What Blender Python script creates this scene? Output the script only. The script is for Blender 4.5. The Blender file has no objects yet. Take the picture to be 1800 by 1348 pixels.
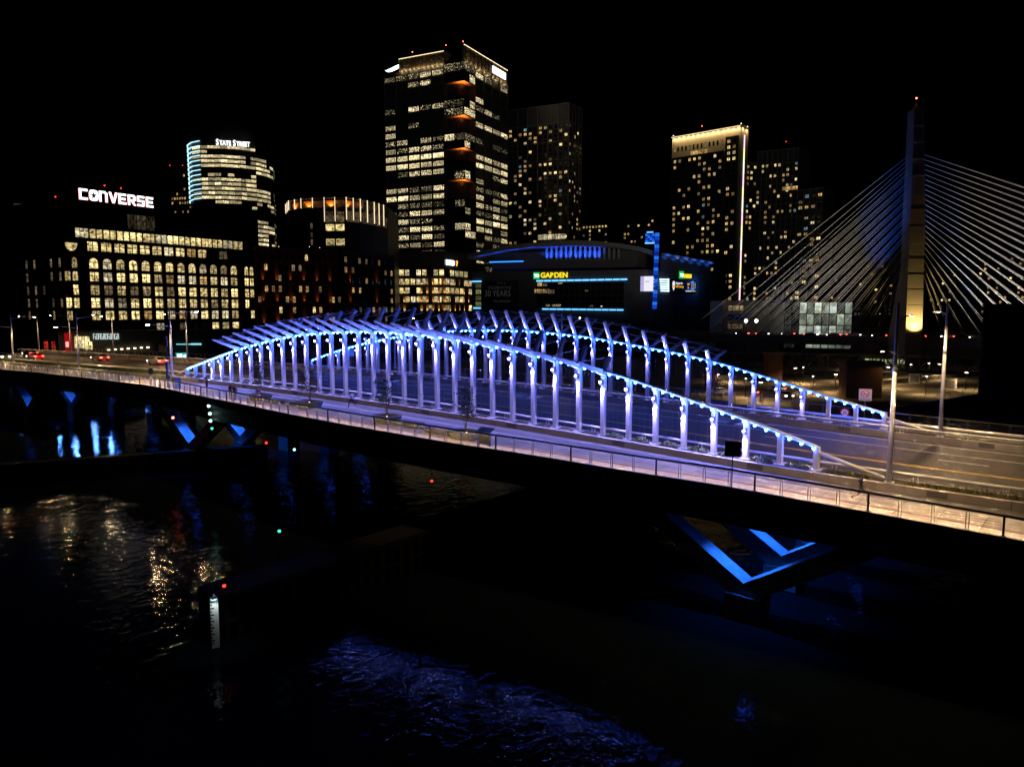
import bpy, bmesh, math, random
import numpy as np
from mathutils import Vector, Matrix
random.seed(7)
S = bpy.context.scene
COL = S.collection
# ------------------------------------------------------------------ camera
F, PITCH, YAW = 1290.0, 0.10142, 0.87771
CAM = Vector((15.392, -50.397, 20.4))
_d = Vector((-math.cos(YAW), math.sin(YAW), 0)); RIGHT = Vector((math.sin(YAW), math.cos(YAW), 0))
FWD = _d*math.cos(PITCH)+Vector((0, 0, -math.sin(PITCH))); UP = _d*math.sin(PITCH)+Vector((0, 0, math.cos(PITCH)))
cam = bpy.data.objects.new('camera', bpy.data.cameras.new('camera')); COL.objects.link(cam)
M = Matrix((RIGHT, UP, -FWD)).transposed().to_4x4(); M.translation = CAM
cam.matrix_world = M
cam.data.sensor_width = 36; cam.data.lens = F/1800*36; cam.data.clip_end = 8000; cam.data.clip_start = .5
S.camera = cam
# ------------------------------------------------------------------ world: a night sky, the last of the twilight
W = bpy.data.worlds.new('World'); S.world = W; W.use_nodes = True
nt = W.node_tree; bg = nt.nodes['Background']
sky = nt.nodes.new('ShaderNodeTexSky'); sky.sky_type = 'NISHITA'; sky.sun_disc = False
sky.sun_elevation = math.radians(-6); sky.sun_rotation = math.radians(200)
nt.links.new(sky.outputs[0], bg.inputs[0]); bg.inputs[1].default_value = 0.012
sun = bpy.data.lights.new('faint_fill', 'SUN'); sun.energy = 0.006; sun.angle = math.radians(.5); sun.color = (.9, .93, 1)  # weak fill added to give the buildings faint shape, no actual moon
so = bpy.data.objects.new('faint_fill', sun); COL.objects.link(so); so.rotation_euler = (math.radians(38), math.radians(12), math.radians(-20))
vs = S.view_settings; vs.view_transform = 'Standard'; vs.look = 'None'; vs.exposure = 0; vs.gamma = 1
S.render.engine = 'CYCLES'
cy = S.cycles; cy.use_denoising = True; cy.max_bounces = 5; cy.diffuse_bounces = 2; cy.glossy_bounces = 4; cy.transparent_max_bounces = 4
cy.sample_clamp_indirect = 4; cy.caustics_reflective = False; cy.caustics_refractive = False
try: cy.denoiser = 'OPENIMAGEDENOISE'; cy.denoising_prefilter = 'ACCURATE'
except Exception: pass

# ------------------------------------------------------------------ geometry helpers
def ray(px, py): return FWD+RIGHT*((px-900)/F)-UP*((py-674)/F)
def PX(px, py, Z): return CAM+ray(px, py)*Z
def ATZ(px, py, z): D = ray(px, py); return CAM+D*((z-CAM.z)/D.z)
def ATX(px, py, x): D = ray(px, py); return CAM+D*((x-CAM.x)/D.x)
def ATY(px, py, y): D = ray(px, py); return CAM+D*((y-CAM.y)/D.y)
def hz(u):                                    # height of the kerb top along the bridge (crested profile)
    u2 = max(u, -90.)
    z = CAM.z-10.85-1.911*u2/50-.677*(u2/50)**2
    return z+(u-u2)*.0105
WM = {}
def setp(o, parent=None, world=None):
    world = world or Matrix()
    if parent is not None:
        o.parent = parent; o.matrix_parent_inverse = WM[parent.name].inverted()
    o.matrix_basis = world; WM[o.name] = world.copy()
def tag(o, label=None, cat=None, group=None, kind=None):
    if label: o['label'] = label
    if cat: o['category'] = cat
    if group: o['group'] = group
    if kind: o['kind'] = kind
    return o
def thing(name, loc, label, cat, group=None):
    o = bpy.data.objects.new(name, None); COL.objects.link(o); o.empty_display_size = .3
    setp(o, None, Matrix.Translation(Vector(loc))); return tag(o, label, cat, group)
class MB:
    def __init__(s): s.v = []; s.f = []; s.m = []
    def add(s, vs_, fs, mi=0):
        b = len(s.v); s.v += [tuple(v) for v in vs_]
        for f in fs: s.f.append(tuple(b+i for i in f)); s.m.append(mi)
        return s
    def hexa(s, p, mi=0):                     # 8 points: bottom 4 ccw, top 4 ccw
        return s.add(p, [(3, 2, 1, 0), (4, 5, 6, 7), (0, 1, 5, 4), (1, 2, 6, 5), (2, 3, 7, 6), (3, 0, 4, 7)], mi)
    def box(s, c, d, mi=0, mat=None):
        x, y, z = d[0]/2, d[1]/2, d[2]/2; c = Vector(c)
        P = [Vector(q) for q in ((-x, -y, -z), (x, -y, -z), (x, y, -z), (-x, y, -z), (-x, -y, z), (x, -y, z), (x, y, z), (-x, y, z))]
        return s.hexa([c+(mat@q if mat else q) for q in P], mi)
    def quad(s, a, b, c, d, mi=0): return s.add([a, b, c, d], [(0, 1, 2, 3)], mi)
    def tube(s, path, r, n=8, mi=0, caps=True):
        path = [Vector(p) for p in path]; rs = r if isinstance(r, (list, tuple)) else [r]*len(path)
        rings = []
        for i, p in enumerate(path):
            t = (path[min(i+1, len(path)-1)]-path[max(i-1, 0)]).normalized()
            a = t.cross(Vector((0, 0, 1)));
            if a.length < 1e-3: a = Vector((1, 0, 0))
            a.normalize(); b = a.cross(t)
            rings.append([p+(a*math.cos(2*math.pi*k/n)+b*math.sin(2*math.pi*k/n))*rs[i] for k in range(n)])
        V = [q for rr in rings for q in rr]; Fc = []
        for i in range(len(path)-1):
            for k in range(n):
                k2 = (k+1) % n; Fc.append((i*n+k, i*n+k2, (i+1)*n+k2, (i+1)*n+k))
        if caps: Fc += [tuple(range(n))[::-1], tuple((len(path)-1)*n+k for k in range(n))]
        return s.add(V, Fc, mi)
    def beam(s, a, b, w, h, mi=0):            # rectangular bar from a to b
        a, b = Vector(a), Vector(b); t = (b-a).normalized(); x = t.cross(Vector((0, 0, 1)))
        if x.length < 1e-3: x = Vector((1, 0, 0))
        x.normalize(); y = x.cross(t); x = x*w/2; y = y*h/2
        return s.hexa([a-x-y, a+x-y, a+x+y, a-x+y, b-x-y, b+x-y, b+x+y, b-x+y], mi)
    def prism(s, foot, z0, z1, mi=0):
        n = len(foot); V = [(p[0], p[1], z0) for p in foot]+[(p[0], p[1], z1) for p in foot]
        return s.add(V, [tuple(range(n))[::-1], tuple(range(n, 2*n))]+[(i, (i+1) % n, n+(i+1) % n, n+i) for i in range(n)], mi)
    def disc(s, c, r, nrm, n=14, mi=0):
        nrm = Vector(nrm).normalized(); a = nrm.orthogonal().normalized(); b = nrm.cross(a); c = Vector(c)
        return s.add([c+(a*math.cos(2*math.pi*k/n)+b*math.sin(2*math.pi*k/n))*r for k in range(n)], [tuple(range(n))], mi)
    def mesh(s, name, mats, smooth=False):
        me = bpy.data.meshes.new(name); me.from_pydata([tuple(v) for v in s.v], [], s.f)
        for m in (mats if isinstance(mats, (list, tuple)) else [mats]): me.materials.append(m)
        me.polygons.foreach_set('material_index', s.m)
        if smooth: me.polygons.foreach_set('use_smooth', [True]*len(me.polygons))
        bm = bmesh.new(); bm.from_mesh(me); bmesh.ops.recalc_face_normals(bm, faces=bm.faces); bm.to_mesh(me); bm.free()
        return me
    def build(s, name, mats, parent=None, smooth=False):
        return inst(name, s.mesh(name, mats, smooth), parent)
def inst(name, me, parent=None, world=None):
    o = bpy.data.objects.new(name, me); COL.objects.link(o); setp(o, parent, world); return o
def struct(o): o['kind'] = 'structure'; return o
def light(kind, name, loc, col, power, parent=None, target=None, size=.1, angle=70, blend=.5):
    L = bpy.data.lights.new(name, kind); L.color = col; L.energy = power
    if kind in ('SPOT', 'POINT'): L.shadow_soft_size = size
    if kind == 'SPOT': L.spot_size = math.radians(angle); L.spot_blend = blend
    o = bpy.data.objects.new(name, L); COL.objects.link(o); w = Matrix.Translation(Vector(loc))
    if target is not None:
        w = w@(Vector(target)-Vector(loc)).to_track_quat('-Z', 'Y').to_matrix().to_4x4()
    setp(o, parent, w); return o

# ------------------------------------------------------------------ materials
def mat(name, col, rough=.6, metal=0., var=.15, scale=2., bump=0., spec=.5, coat=None):
    m = bpy.data.materials.new(name); m.use_nodes = True; n = m.node_tree.nodes; l = m.node_tree.links
    b = n['Principled BSDF']; b.inputs['Roughness'].default_value = rough; b.inputs['Metallic'].default_value = metal
    b.inputs['Specular IOR Level'].default_value = spec
    tc = n.new('ShaderNodeTexCoord'); no = n.new('ShaderNodeTexNoise'); no.inputs['Scale'].default_value = scale
    no.inputs['Detail'].default_value = 5; l.new(tc.outputs['Object'], no.inputs['Vector'])
    oi = n.new('ShaderNodeObjectInfo')
    mx = n.new('ShaderNodeMix'); mx.data_type = 'RGBA'
    mx.inputs[6].default_value = [c*(1-var) for c in col]+[1]; mx.inputs[7].default_value = [min(1, c*(1+var)) for c in col]+[1]
    ad = n.new('ShaderNodeMath'); ad.operation = 'MULTIPLY_ADD'; ad.inputs[1].default_value = .35; l.new(oi.outputs['Random'], ad.inputs[0])
    sb = n.new('ShaderNodeMath'); sb.operation = 'SUBTRACT'; sb.inputs[1].default_value = .17; l.new(no.outputs[0], sb.inputs[0])
    l.new(sb.outputs[0], ad.inputs[2]); l.new(ad.outputs[0], mx.inputs[0]); l.new(mx.outputs[2], b.inputs['Base Color'])
    if bump:
        bp = n.new('ShaderNodeBump'); bp.inputs['Strength'].default_value = bump; bp.inputs['Distance'].default_value = .02
        n2 = n.new('ShaderNodeTexNoise'); n2.inputs['Scale'].default_value = scale*8; l.new(tc.outputs['Object'], n2.inputs['Vector'])
        l.new(n2.outputs[0], bp.inputs['Height']); l.new(bp.outputs[0], b.inputs['Normal'])
    return m
def emit(name, col, strength, sample=False):
    m = bpy.data.materials.new(name); m.use_nodes = True; n = m.node_tree.nodes; l = m.node_tree.links
    n.remove(n['Principled BSDF']); e = n.new('ShaderNodeEmission'); e.inputs[0].default_value = (*col, 1); e.inputs[1].default_value = strength
    l.new(e.outputs[0], n['Material Output'].inputs[0])
    m.cycles.emission_sampling = 'FRONT_BACK' if sample else 'NONE'
    return m
def room(name, col, strength, contrast=1., sx=3., sz=4., r0=.36, r1=.6):
    """a lit room behind glass: ceiling lamps above, dark furniture blobs below, varied per window"""
    m = bpy.data.materials.new(name); m.use_nodes = True; n = m.node_tree.nodes; l = m.node_tree.links
    n.remove(n['Principled BSDF']); e = n.new('ShaderNodeEmission')
    tc = n.new('ShaderNodeTexCoord'); mp = n.new('ShaderNodeMapping'); mp.inputs['Scale'].default_value = (sx, 0, sz)
    oi = n.new('ShaderNodeObjectInfo'); mu = n.new('ShaderNodeMath'); mu.operation = 'MULTIPLY'; mu.inputs[1].default_value = 97.
    l.new(oi.outputs['Random'], mu.inputs[0]); l.new(tc.outputs['Object'], mp.inputs['Vector'])
    cb = n.new('ShaderNodeCombineXYZ'); l.new(mu.outputs[0], cb.inputs[1]); l.new(cb.outputs[0], mp.inputs['Location'])
    no = n.new('ShaderNodeTexNoise'); no.inputs['Scale'].default_value = 1.; no.inputs['Detail'].default_value = 3; no.inputs['Roughness'].default_value = .65
    l.new(mp.outputs[0], no.inputs['Vector'])
    cr = n.new('ShaderNodeValToRGB'); cr.color_ramp.elements[0].position = r0; cr.color_ramp.elements[1].position = r1
    lo = max(0, .55-.5*contrast); cr.color_ramp.elements[0].color = (lo, lo*.8, lo*.6, 1); cr.color_ramp.elements[1].color = (1, 1, 1, 1)
    l.new(no.outputs[0], cr.inputs[0])
    sp = n.new('ShaderNodeSeparateXYZ'); l.new(tc.outputs['Object'], sp.inputs[0])
    mr = n.new('ShaderNodeMapRange'); mr.inputs[1].default_value = -.5; mr.inputs[2].default_value = .5; mr.inputs[3].default_value = .55; mr.inputs[4].default_value = 1.25
    l.new(sp.outputs[2], mr.inputs[0])
    rr = n.new('ShaderNodeMapRange'); rr.inputs[3].default_value = .3; rr.inputs[4].default_value = 1.35; l.new(oi.outputs['Random'], rr.inputs[0])
    # a blind drawn part way down in some rooms
    fr = n.new('ShaderNodeMath'); fr.operation = 'FRACT'; l.new(mu.outputs[0], fr.inputs[0])
    th = n.new('ShaderNodeMapRange'); th.inputs[3].default_value = -.4; th.inputs[4].default_value = 1.1; l.new(fr.outputs[0], th.inputs[0])
    gt = n.new('ShaderNodeMath'); gt.operation = 'GREATER_THAN'; l.new(sp.outputs[2], gt.inputs[0]); l.new(th.outputs[0], gt.inputs[1])
    bl = n.new('ShaderNodeMapRange'); bl.inputs[3].default_value = 1.; bl.inputs[4].default_value = .5; l.new(gt.outputs[0], bl.inputs[0])
    a0 = n.new('ShaderNodeMath'); a0.operation = 'MULTIPLY'; l.new(mr.outputs[0], a0.inputs[0]); l.new(bl.outputs[0], a0.inputs[1])
    a = n.new('ShaderNodeMath'); a.operation = 'MULTIPLY'; l.new(a0.outputs[0], a.inputs[0]); l.new(rr.outputs[0], a.inputs[1])
    b = n.new('ShaderNodeMath'); b.operation = 'MULTIPLY'; b.inputs[1].default_value = strength; l.new(a.outputs[0], b.inputs[0])
    mx = n.new('ShaderNodeMix'); mx.data_type = 'RGBA'; mx.blend_type = 'MULTIPLY'; mx.inputs[0].default_value = 1
    mx.inputs[6].default_value = (*col, 1); l.new(cr.outputs[0], mx.inputs[7])
    l.new(mx.outputs[2], e.inputs[0]); l.new(b.outputs[0], e.inputs[1]); l.new(e.outputs[0], n['Material Output'].inputs[0])
    m.cycles.emission_sampling = 'NONE'
    return m
WHITE = mat('white steel paint', (.72, .72, .74), .42, 0, .06, 3., .05)
CONC = mat('concrete', (.36, .33, .30), .85, 0, .22, 1.2, .4)
CONC_D = mat('weathered concrete', (.20, .19, .18), .9, 0, .3, .8, .4)
SLAB = mat('pale concrete paving', (.38, .345, .30), .8, 0, .16, 1.3, .3)
PANELC = mat('dark form-lined concrete', (.16, .15, .14), .9, 0, .3, 5., .6)
BAND = mat('red brick paver band', (.22, .055, .04), .8, 0, .3, 6., .3)
ASPH = mat('asphalt', (.036, .030, .026), .7, 0, .3, .6, .5, .35)
PATH = mat('path asphalt', (.085, .08, .078), .8, 0, .22, 1.5, .5)
LINEW = mat('white road paint', (.75, .74, .7), .6, 0, .15, 3.)
LINEY = mat('yellow road paint', (.86, .50, .03), .6, 0, .15, 3.)
DARKST = mat('black steel', (.02, .02, .022), .5, .3, .2)
STEEL = mat('stainless steel', (.42, .41, .40), .35, .9, .15)
GIRDER = mat('dark girder steel', (.03, .032, .035), .6, .2, .25, .7)
BRICK = mat('dark red brick', (.11, .055, .035), .9, 0, .3, .9, .3)
STONE_D = mat('dark stone trim', (.14, .11, .09), .9, 0, .3)
TOWERW = mat('dark tower cladding', (.05, .05, .052), .45, .2, .3, .3)
GLASSD = mat('dark glass', (.012, .014, .018), .08, 0, .3)
ROOFM = mat('roof membrane', (.05, .05, .05), .9)
GLOBW = mat('pale cladding', (.32, .29, .25), .7, 0, .2, .2)
WOOD = mat('dark wet timber', (.014, .012, .010), 1., 0, .5, 3., .5, .05)
LEAF = mat('leaves', (.06, .085, .03), .6, 0, .4, 5.)
LEAFY = mat('autumn leaves', (.14, .11, .03), .6, 0, .4, 5.)
BARK = mat('bark', (.09, .065, .045), .9, 0, .3, 6.)
SOIL = mat('planting soil', (.035, .026, .02), .95, 0, .3, 6., .6)
GRASSM = mat('dry grass', (.13, .14, .05), .8, 0, .4, 4.)
DIRT = mat('gravel park ground', (.16, .125, .085), .95, 0, .35, .25, .5)
TYRE = mat('tyre rubber', (.015, .015, .015), .85)
SKIN = mat('skin', (.42, .25, .17), .6)
HAIR = mat('dark hair', (.02, .014, .01), .6)
BULB = emit('blue bulb', (.018, .10, 1.), 240., True)
FLOODL = emit('lavender flood lens', (.72, .66, 1.), 30.)
STREETL = emit('warm street lamp lens', (1., .72, .36), 3600.); UPLENS = emit('small uplighter lens', (1., .82, .55), 3.)
RED = emit('red lamp', (1., .03, .02), 4.); REDB = emit('bright red lamp', (1., .10, .06), 14.)
GREEN = emit('green nav lamp', (.05, 1., .55), 3.); CYANW = emit('cyan white lamp', (.55, 1., .92), 6.)
W_OFF = room('office room', (1., .78, .33), 1.85, 1.); W_WARM = room('warm room', (1., .62, .22), 1.1, 1.)
W_WHITE = room('white room', (1., .86, .52), 1.5, 1.); W_DIM = room('dim room', (1., .72, .38), .42, 1.)
W_COOL = room('cool room', (.55, .85, 1.), .9, 1.); W_BLUE = room('blue room', (.05, .2, 1.), .7, 1.)
W_ROW = room('open plan office', (1., .82, .44), 2.3, 1.1, 7., 3.); W_ROWD = room('dim open plan office', (1., .76, .38), .62, 1.1, 11., 4.)
W_SPECK = room('part lit office floor', (1., .82, .46), 2.4, 1.1, 13., 5., .47, .58); W_SPECKD = room('mostly dark office floor', (1., .82, .48), 2.0, 1.1, 13., 5., .56, .64)
E_BLUE = emit('blue facade strip', (.02, .22, 1.), 2.2); E_CYAN = emit('cyan strip', (.45, .85, 1.), 1.6)
E_ORANGE = emit('orange uplit strip', (1., .30, .05), .7); E_AMBER = emit('amber strip', (1., .55, .14), 1.)
E_WSIGN = emit('white sign face', (.95, .98, 1.), 2.4); E_PINK = emit('red halo edge', (1., .10, .12), 1.2); E_WH = emit('warm white strip', (1., .78, .42), 1.6)
E_YEL = emit('yellow sign', (1., .80, .02), 1.1); E_GREEN = emit('green sign', (.03, .62, .14), .9)

# ------------------------------------------------------------------ water, banks, far ground
def make_water():
    m = bpy.data.materials.new('river water'); m.use_nodes = True; n = m.node_tree.nodes; l = m.node_tree.links
    b = n['Principled BSDF']; b.inputs['Base Color'].default_value = (.004, .007, .008, 1); b.inputs['Roughness'].default_value = .05; b.inputs['IOR'].default_value = 1.33; b.inputs['Specular IOR Level'].default_value = .028
    tc = n.new('ShaderNodeTexCoord'); h = None
    for sc, amp, st, dist in ((.45, .30, (1., .8, 1), 1.2), (1.7, .10, (1., .7, 1), .8), (6., .022, (1, 1, 1), .3)):
        mp = n.new('ShaderNodeMapping'); mp.inputs['Scale'].default_value = st; mp.inputs['Rotation'].default_value = (0, 0, .6*sc); l.new(tc.outputs['Object'], mp.inputs[0])
        no = n.new('ShaderNodeTexNoise'); no.inputs['Scale'].default_value = sc; no.inputs['Detail'].default_value = 2.5; no.inputs['Distortion'].default_value = dist
        l.new(mp.outputs[0], no.inputs['Vector'])
        mu = n.new('ShaderNodeMath'); mu.operation = 'MULTIPLY'; mu.inputs[1].default_value = amp; l.new(no.outputs[0], mu.inputs[0])
        if h is None: h = mu
        else:
            ad = n.new('ShaderNodeMath'); l.new(h.outputs[0], ad.inputs[0]); l.new(mu.outputs[0], ad.inputs[1]); h = ad
    bp = n.new('ShaderNodeBump'); bp.inputs['Strength'].default_value = 1.; bp.inputs['Distance'].default_value = .24
    l.new(h.outputs[0], bp.inputs['Height']); l.new(bp.outputs[0], b.inputs['Normal'])
    return m
struct(MB().quad((-170, -3000, 0), (3000, -3000, 0), (3000, 96, 0), (-170, 96, 0)).build('river', make_water()))
g = MB(); g.prism([(-3000, -3000), (-168, -3000), (-168, 97), (-168, 3000), (-3000, 3000)], -4, 6.2)
struct(g.build('city_ground', mat('city ground', (.05, .048, .045), .9, 0, .3, .05)))
g = MB(); g.prism([(-168.05, 80), (3000, 80), (3000, 3000), (-168.05, 3000)], -4, 2.6)
struct(g.build('park_ground', DIRT))
# ------------------------------------------------------------------ the bridge: plan shape
def oy(x): return .0055*(x+8)**2 if x > -8 else (-.055*(-95-x) if x < -95 else 0.)
_rx = [40, 13, 11.7, 8.5, 2.3, -.9, -3.5, -7, -9.8, -17.4, -20.1, -22.7, -25.8, -30, -33.7, -40.3, -46, -49.8, -53, -56.6, -61.3, -65.8, -69.7, -77.3, -82, -86.7, -102, -121.6, -136, -260]
_ry = [-2.8, -5.1, -5.19, -5.39, -5.84, -6.09, -6.25, -6.8, -7.3, -8.05, -8.45, -8.85, -9.2, -9.5, -9.66, -9.8, -9.75, -9.55, -9.35, -9.1, -8.8, -8.5, -8.1, -7.35, -6.98, -6.9, -6.96, -7.4, -8.8, -15.6]
def RY(x): return float(np.interp(-x, [-a for a in _rx], _ry))
def RYF(x): return 28.0+1.6*math.exp(-((x+40)/30)**2)+oy(x)*1.0
FW = 21.26
X0, X1 = 44.0, -206.0
XS = [X0-2.5*k for k in range(int((X0-X1)/2.5)+1)]
def strip(y0, y1, dz, name, m, parent=None, xs=XS, z1=None):
    """a sheet along the bridge between y0(x) and y1(x)"""
    b = MB(); n = len(xs)
    f0 = y0 if callable(y0) else (lambda x: y0+oy(x)); f1 = y1 if callable(y1) else (lambda x: y1+oy(x))
    V = []
    for x in xs: V += [(x, f0(x), hz(x)+dz), (x, f1(x), hz(x)+dz)]
    return b.add(V, [(2*i, 2*i+1, 2*i+3, 2*i+2) for i in range(n-1)]).build(name, m, parent)
def solid(mb, y0, y1, dz0, dz1, xs, mi=0):
    f0 = y0 if callable(y0) else (lambda x: y0+oy(x)); f1 = y1 if callable(y1) else (lambda x: y1+oy(x))
    V = []; n = len(xs)
    for x in xs: h = hz(x); V += [(x, f0(x), h+dz0), (x, f1(x), h+dz0), (x, f1(x), h+dz1), (x, f0(x), h+dz1)]
    Fc = [(0, 1, 2, 3), tuple(4*(n-1)+k for k in (3, 2, 1, 0))]
    for i in range(n-1):
        for k in range(4): k2 = (k+1) % 4; Fc.append((4*i+k, 4*i+k2, 4*i+4+k2, 4*i+4+k))
    return mb.add(V, Fc, mi)
BR = thing('road_bridge', (-60, 9, 0), 'long dark road bridge carrying the blue lit trellises over the river', 'bridge')
solid(MB(), lambda x: RY(x)-.22, lambda x: RYF(x)+.22, -1.05, -.62, XS).build('deck_slab', CONC_D, BR)
solid(MB(), lambda x: RY(x)-.3, lambda x: RY(x)-.225, -1.35, -.49, XS).build('fascia_panel', GIRDER, BR)
solid(MB(), lambda x: RY(x)+.1, lambda x: RY(x)+.5, -3.05, -1.06, XS).build('edge_girder', GIRDER, BR)
solid(MB(), lambda x: RYF(x)-.5, lambda x: RYF(x)-.1, -3.05, -1.06, XS).build('edge_girder', GIRDER, BR)
for k, yy in enumerate((-3.2, 3.6, 10.4, 17.2, 24.0)):
    solid(MB(), yy-.6, yy+.6, -2.7, -1.06, XS).build('girder', GIRDER, BR)
# road, lane markings
road = struct(strip(.98, 20.32, -.6, 'road', ASPH))
def line(y, w, xs, name, m): return strip(y-w/2, y+w/2, -.596, name, m, road, xs)
LX = [14-2*k for k in range(100)]
line(8.98, .14, LX, 'centre_line', LINEY); line(9.27, .14, LX, 'centre_line', LINEY)
line(15.75, .14, LX, 'lane_line', LINEW); line(19.35, .13, LX, 'lane_line', LINEW); line(1.75, .13, [x for x in LX if x < -84], 'lane_line', LINEW)
for k in range(15):
    xa = 8.3+13.25-13.25*k
    for y in (5.6, 12.9):
        a = xa-(0 if y > 6 else 1.0)
        line(y, .14, [a, a-1.6, a-3.3], 'lane_dash', LINEW)
for k, xa in enumerate((-11.5, -37., -62.)):           # painted bus lane lozenges
    solid(MB(), 16.6, 18.4, -.596, -.592, [xa, xa-1.2]).build('lane_symbol', LINEW, road)
    for j in range(3): line(17.5-.6+.6*j, .16, [xa-2., xa-4.2], 'lane_symbol', LINEW)
# sidewalks
side = struct(strip(lambda x: RY(x)-.2, lambda x: -.95+oy(x), -.52, 'sidewalk', PATH))
far_side = struct(strip(22.2, lambda x: RYF(x)+.2, -.52, 'far_sidewalk', PATH))
def slab(xa, xb, ya0, ya1, yb0, yb1, m, name):
    e = .012; h = -.5
    P = [(xb+e, yb0+e), (xa-e, ya0+e), (xa-e, ya1-e), (xb+e, yb1-e)]
    b = MB(); b.hexa([(x, y, hz(x)-.53) for x, y in P]+[(x, y, hz(x)+h) for x, y in P]); return b.build(name, m, side)
x = 14.4
while x > -92:
    xb = x-2.1
    def yi(xx, t): lo = RY(xx)-.18; hi = -3.0+oy(xx)*1.1; return lo+(hi-lo)*t
    s1 = lambda xx: RY(xx)+1.25
    slab(x, xb, RY(x)-.18, s1(x)-.09, RY(xb)-.18, s1(xb)-.09, SLAB, 'paving_slab')
    slab(x, xb, s1(x)-.09, s1(x)+.09, s1(xb)-.09, s1(xb)+.09, BAND, 'paver_band')
    for t0, t1 in ((0, .5), (.5, 1.)):
        f = lambda xx, t: (s1(xx)+.09)+((-3.0+oy(xx))-(s1(xx)+.09))*t
        slab(x, xb, f(x, t0), f(x, t1), f(xb, t0), f(xb, t1), SLAB, 'paving_slab')
    x = xb
# planted kerb walls that carry the trellises
def kerb_wall(y0, y1, name, label, faceside):
    t = thing(name, (-40, y0, hz(-40)-.5), label, 'wall')
    x = 44.; k = 0
    while x > X1+6:
        xb = x-5.5; xs = [x-.015-.913*j for j in range(7)]; xs[-1] = xb+.015
        b = MB(); solid(b, y0, y0+.3, -.62, 0, xs); solid(b, y1-.3, y1, -.62, 0, xs)
        b.build('wall_segment', CONC, t)
        fy = y0-.012 if faceside < 0 else y1+.002
        if k % 2 == 0:
            xm = x-3.2
            solid(MB(), fy, fy+.01, -.44, -.06, [xm, xm-1.1]).build('inset_panel', PANELC, t)
        x = xb; k += 1
    solid(MB(), y0+.31, y1-.31, -.6, -.05, XS).build('planting_bed', SOIL, t)
    return t
kerb_wall(-.95, 1.0, 'kerb_wall', 'low concrete planter wall along the near walkway under the trellis', -1)
kerb_wall(20.3, 22.2, 'kerb_wall', 'low concrete planter wall along the far side of the roadway', -1)
# guard rails
def guard_rail(y, label, r=.1, h=.42, xs=None):
    xs = xs or XS; t = thing('guard_rail', (0, y, hz(0)), label, 'guard rail')
    MB().tube([(x, y+oy(x), hz(x)+h) for x in xs], r, 8).build('rail_pipe', WHITE, t, True)
    b = MB(); b.box((0, 0, 0), (.05, .07, h+.05)); b.box((.28, 0, 0), (.05, .07, h+.05)); b.box((.14, 0, -h/2), (.42, .2, .03))
    me = b.mesh('rail_post', WHITE); x = xs[0]
    while x > xs[-1]:
        inst('rail_post', me, t, Matrix.Translation((x, y+oy(x), hz(x)+h/2-.02))); x -= 4.8
guard_rail(.82, 'white tube guard rail between the near planter wall and the road')
guard_rail(20.48, 'slim white tube guard rail on the road side of the far planter wall')
guard_rail(22.0, 'thick white tube rail on the walkway side of the far planter wall', .15, .55, [x for x in XS if -16 < x])

# ------------------------------------------------------------------ trellises
N = 37; SP = 2.4
nx = [0, 2.4, 4.8, 7.2, 14.4, 16.8, 26.2, 35.8, 41.5, 47.7, 52.5, 57.2, 62.1, 67, 71.8, 79.1, 86.4]
nh = [1.56, 2.21, 2.81, 3.37, 4.88, 5.25, 6.5, 7.2, 7.36, 7.28, 7.04, 6.7, 6.15, 5.33, 4.45, 2.84, 1.12]
fx = [0, 5, 9.6, 14.3, 19.2, 24, 31, 36, 41, 46, 51.7, 60, 66, 73, 79.3, 86.9]
fh = [1.43, 2.46, 3.49, 4.5, 5.32, 5.85, 6.57, 6.85, 7.03, 6.98, 6.77, 6.2, 5.4, 4.25, 2.96, 1.05]
def HN(i): return float(np.interp(i*SP, nx, nh))
def HF(i): return float(np.interp(i*SP, fx, fh))
mi_ = [7, 8, 9, 11, 13, 15, 17, 19, 21, 23, 25, 27, 29, 30]; mh_ = [1.15, 1.5, 1.75, 2.05, 2.3, 2.42, 2.48, 2.5, 2.35, 2.2, 1.7, 1.3, .9, .7]
post_cache = {}
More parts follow.
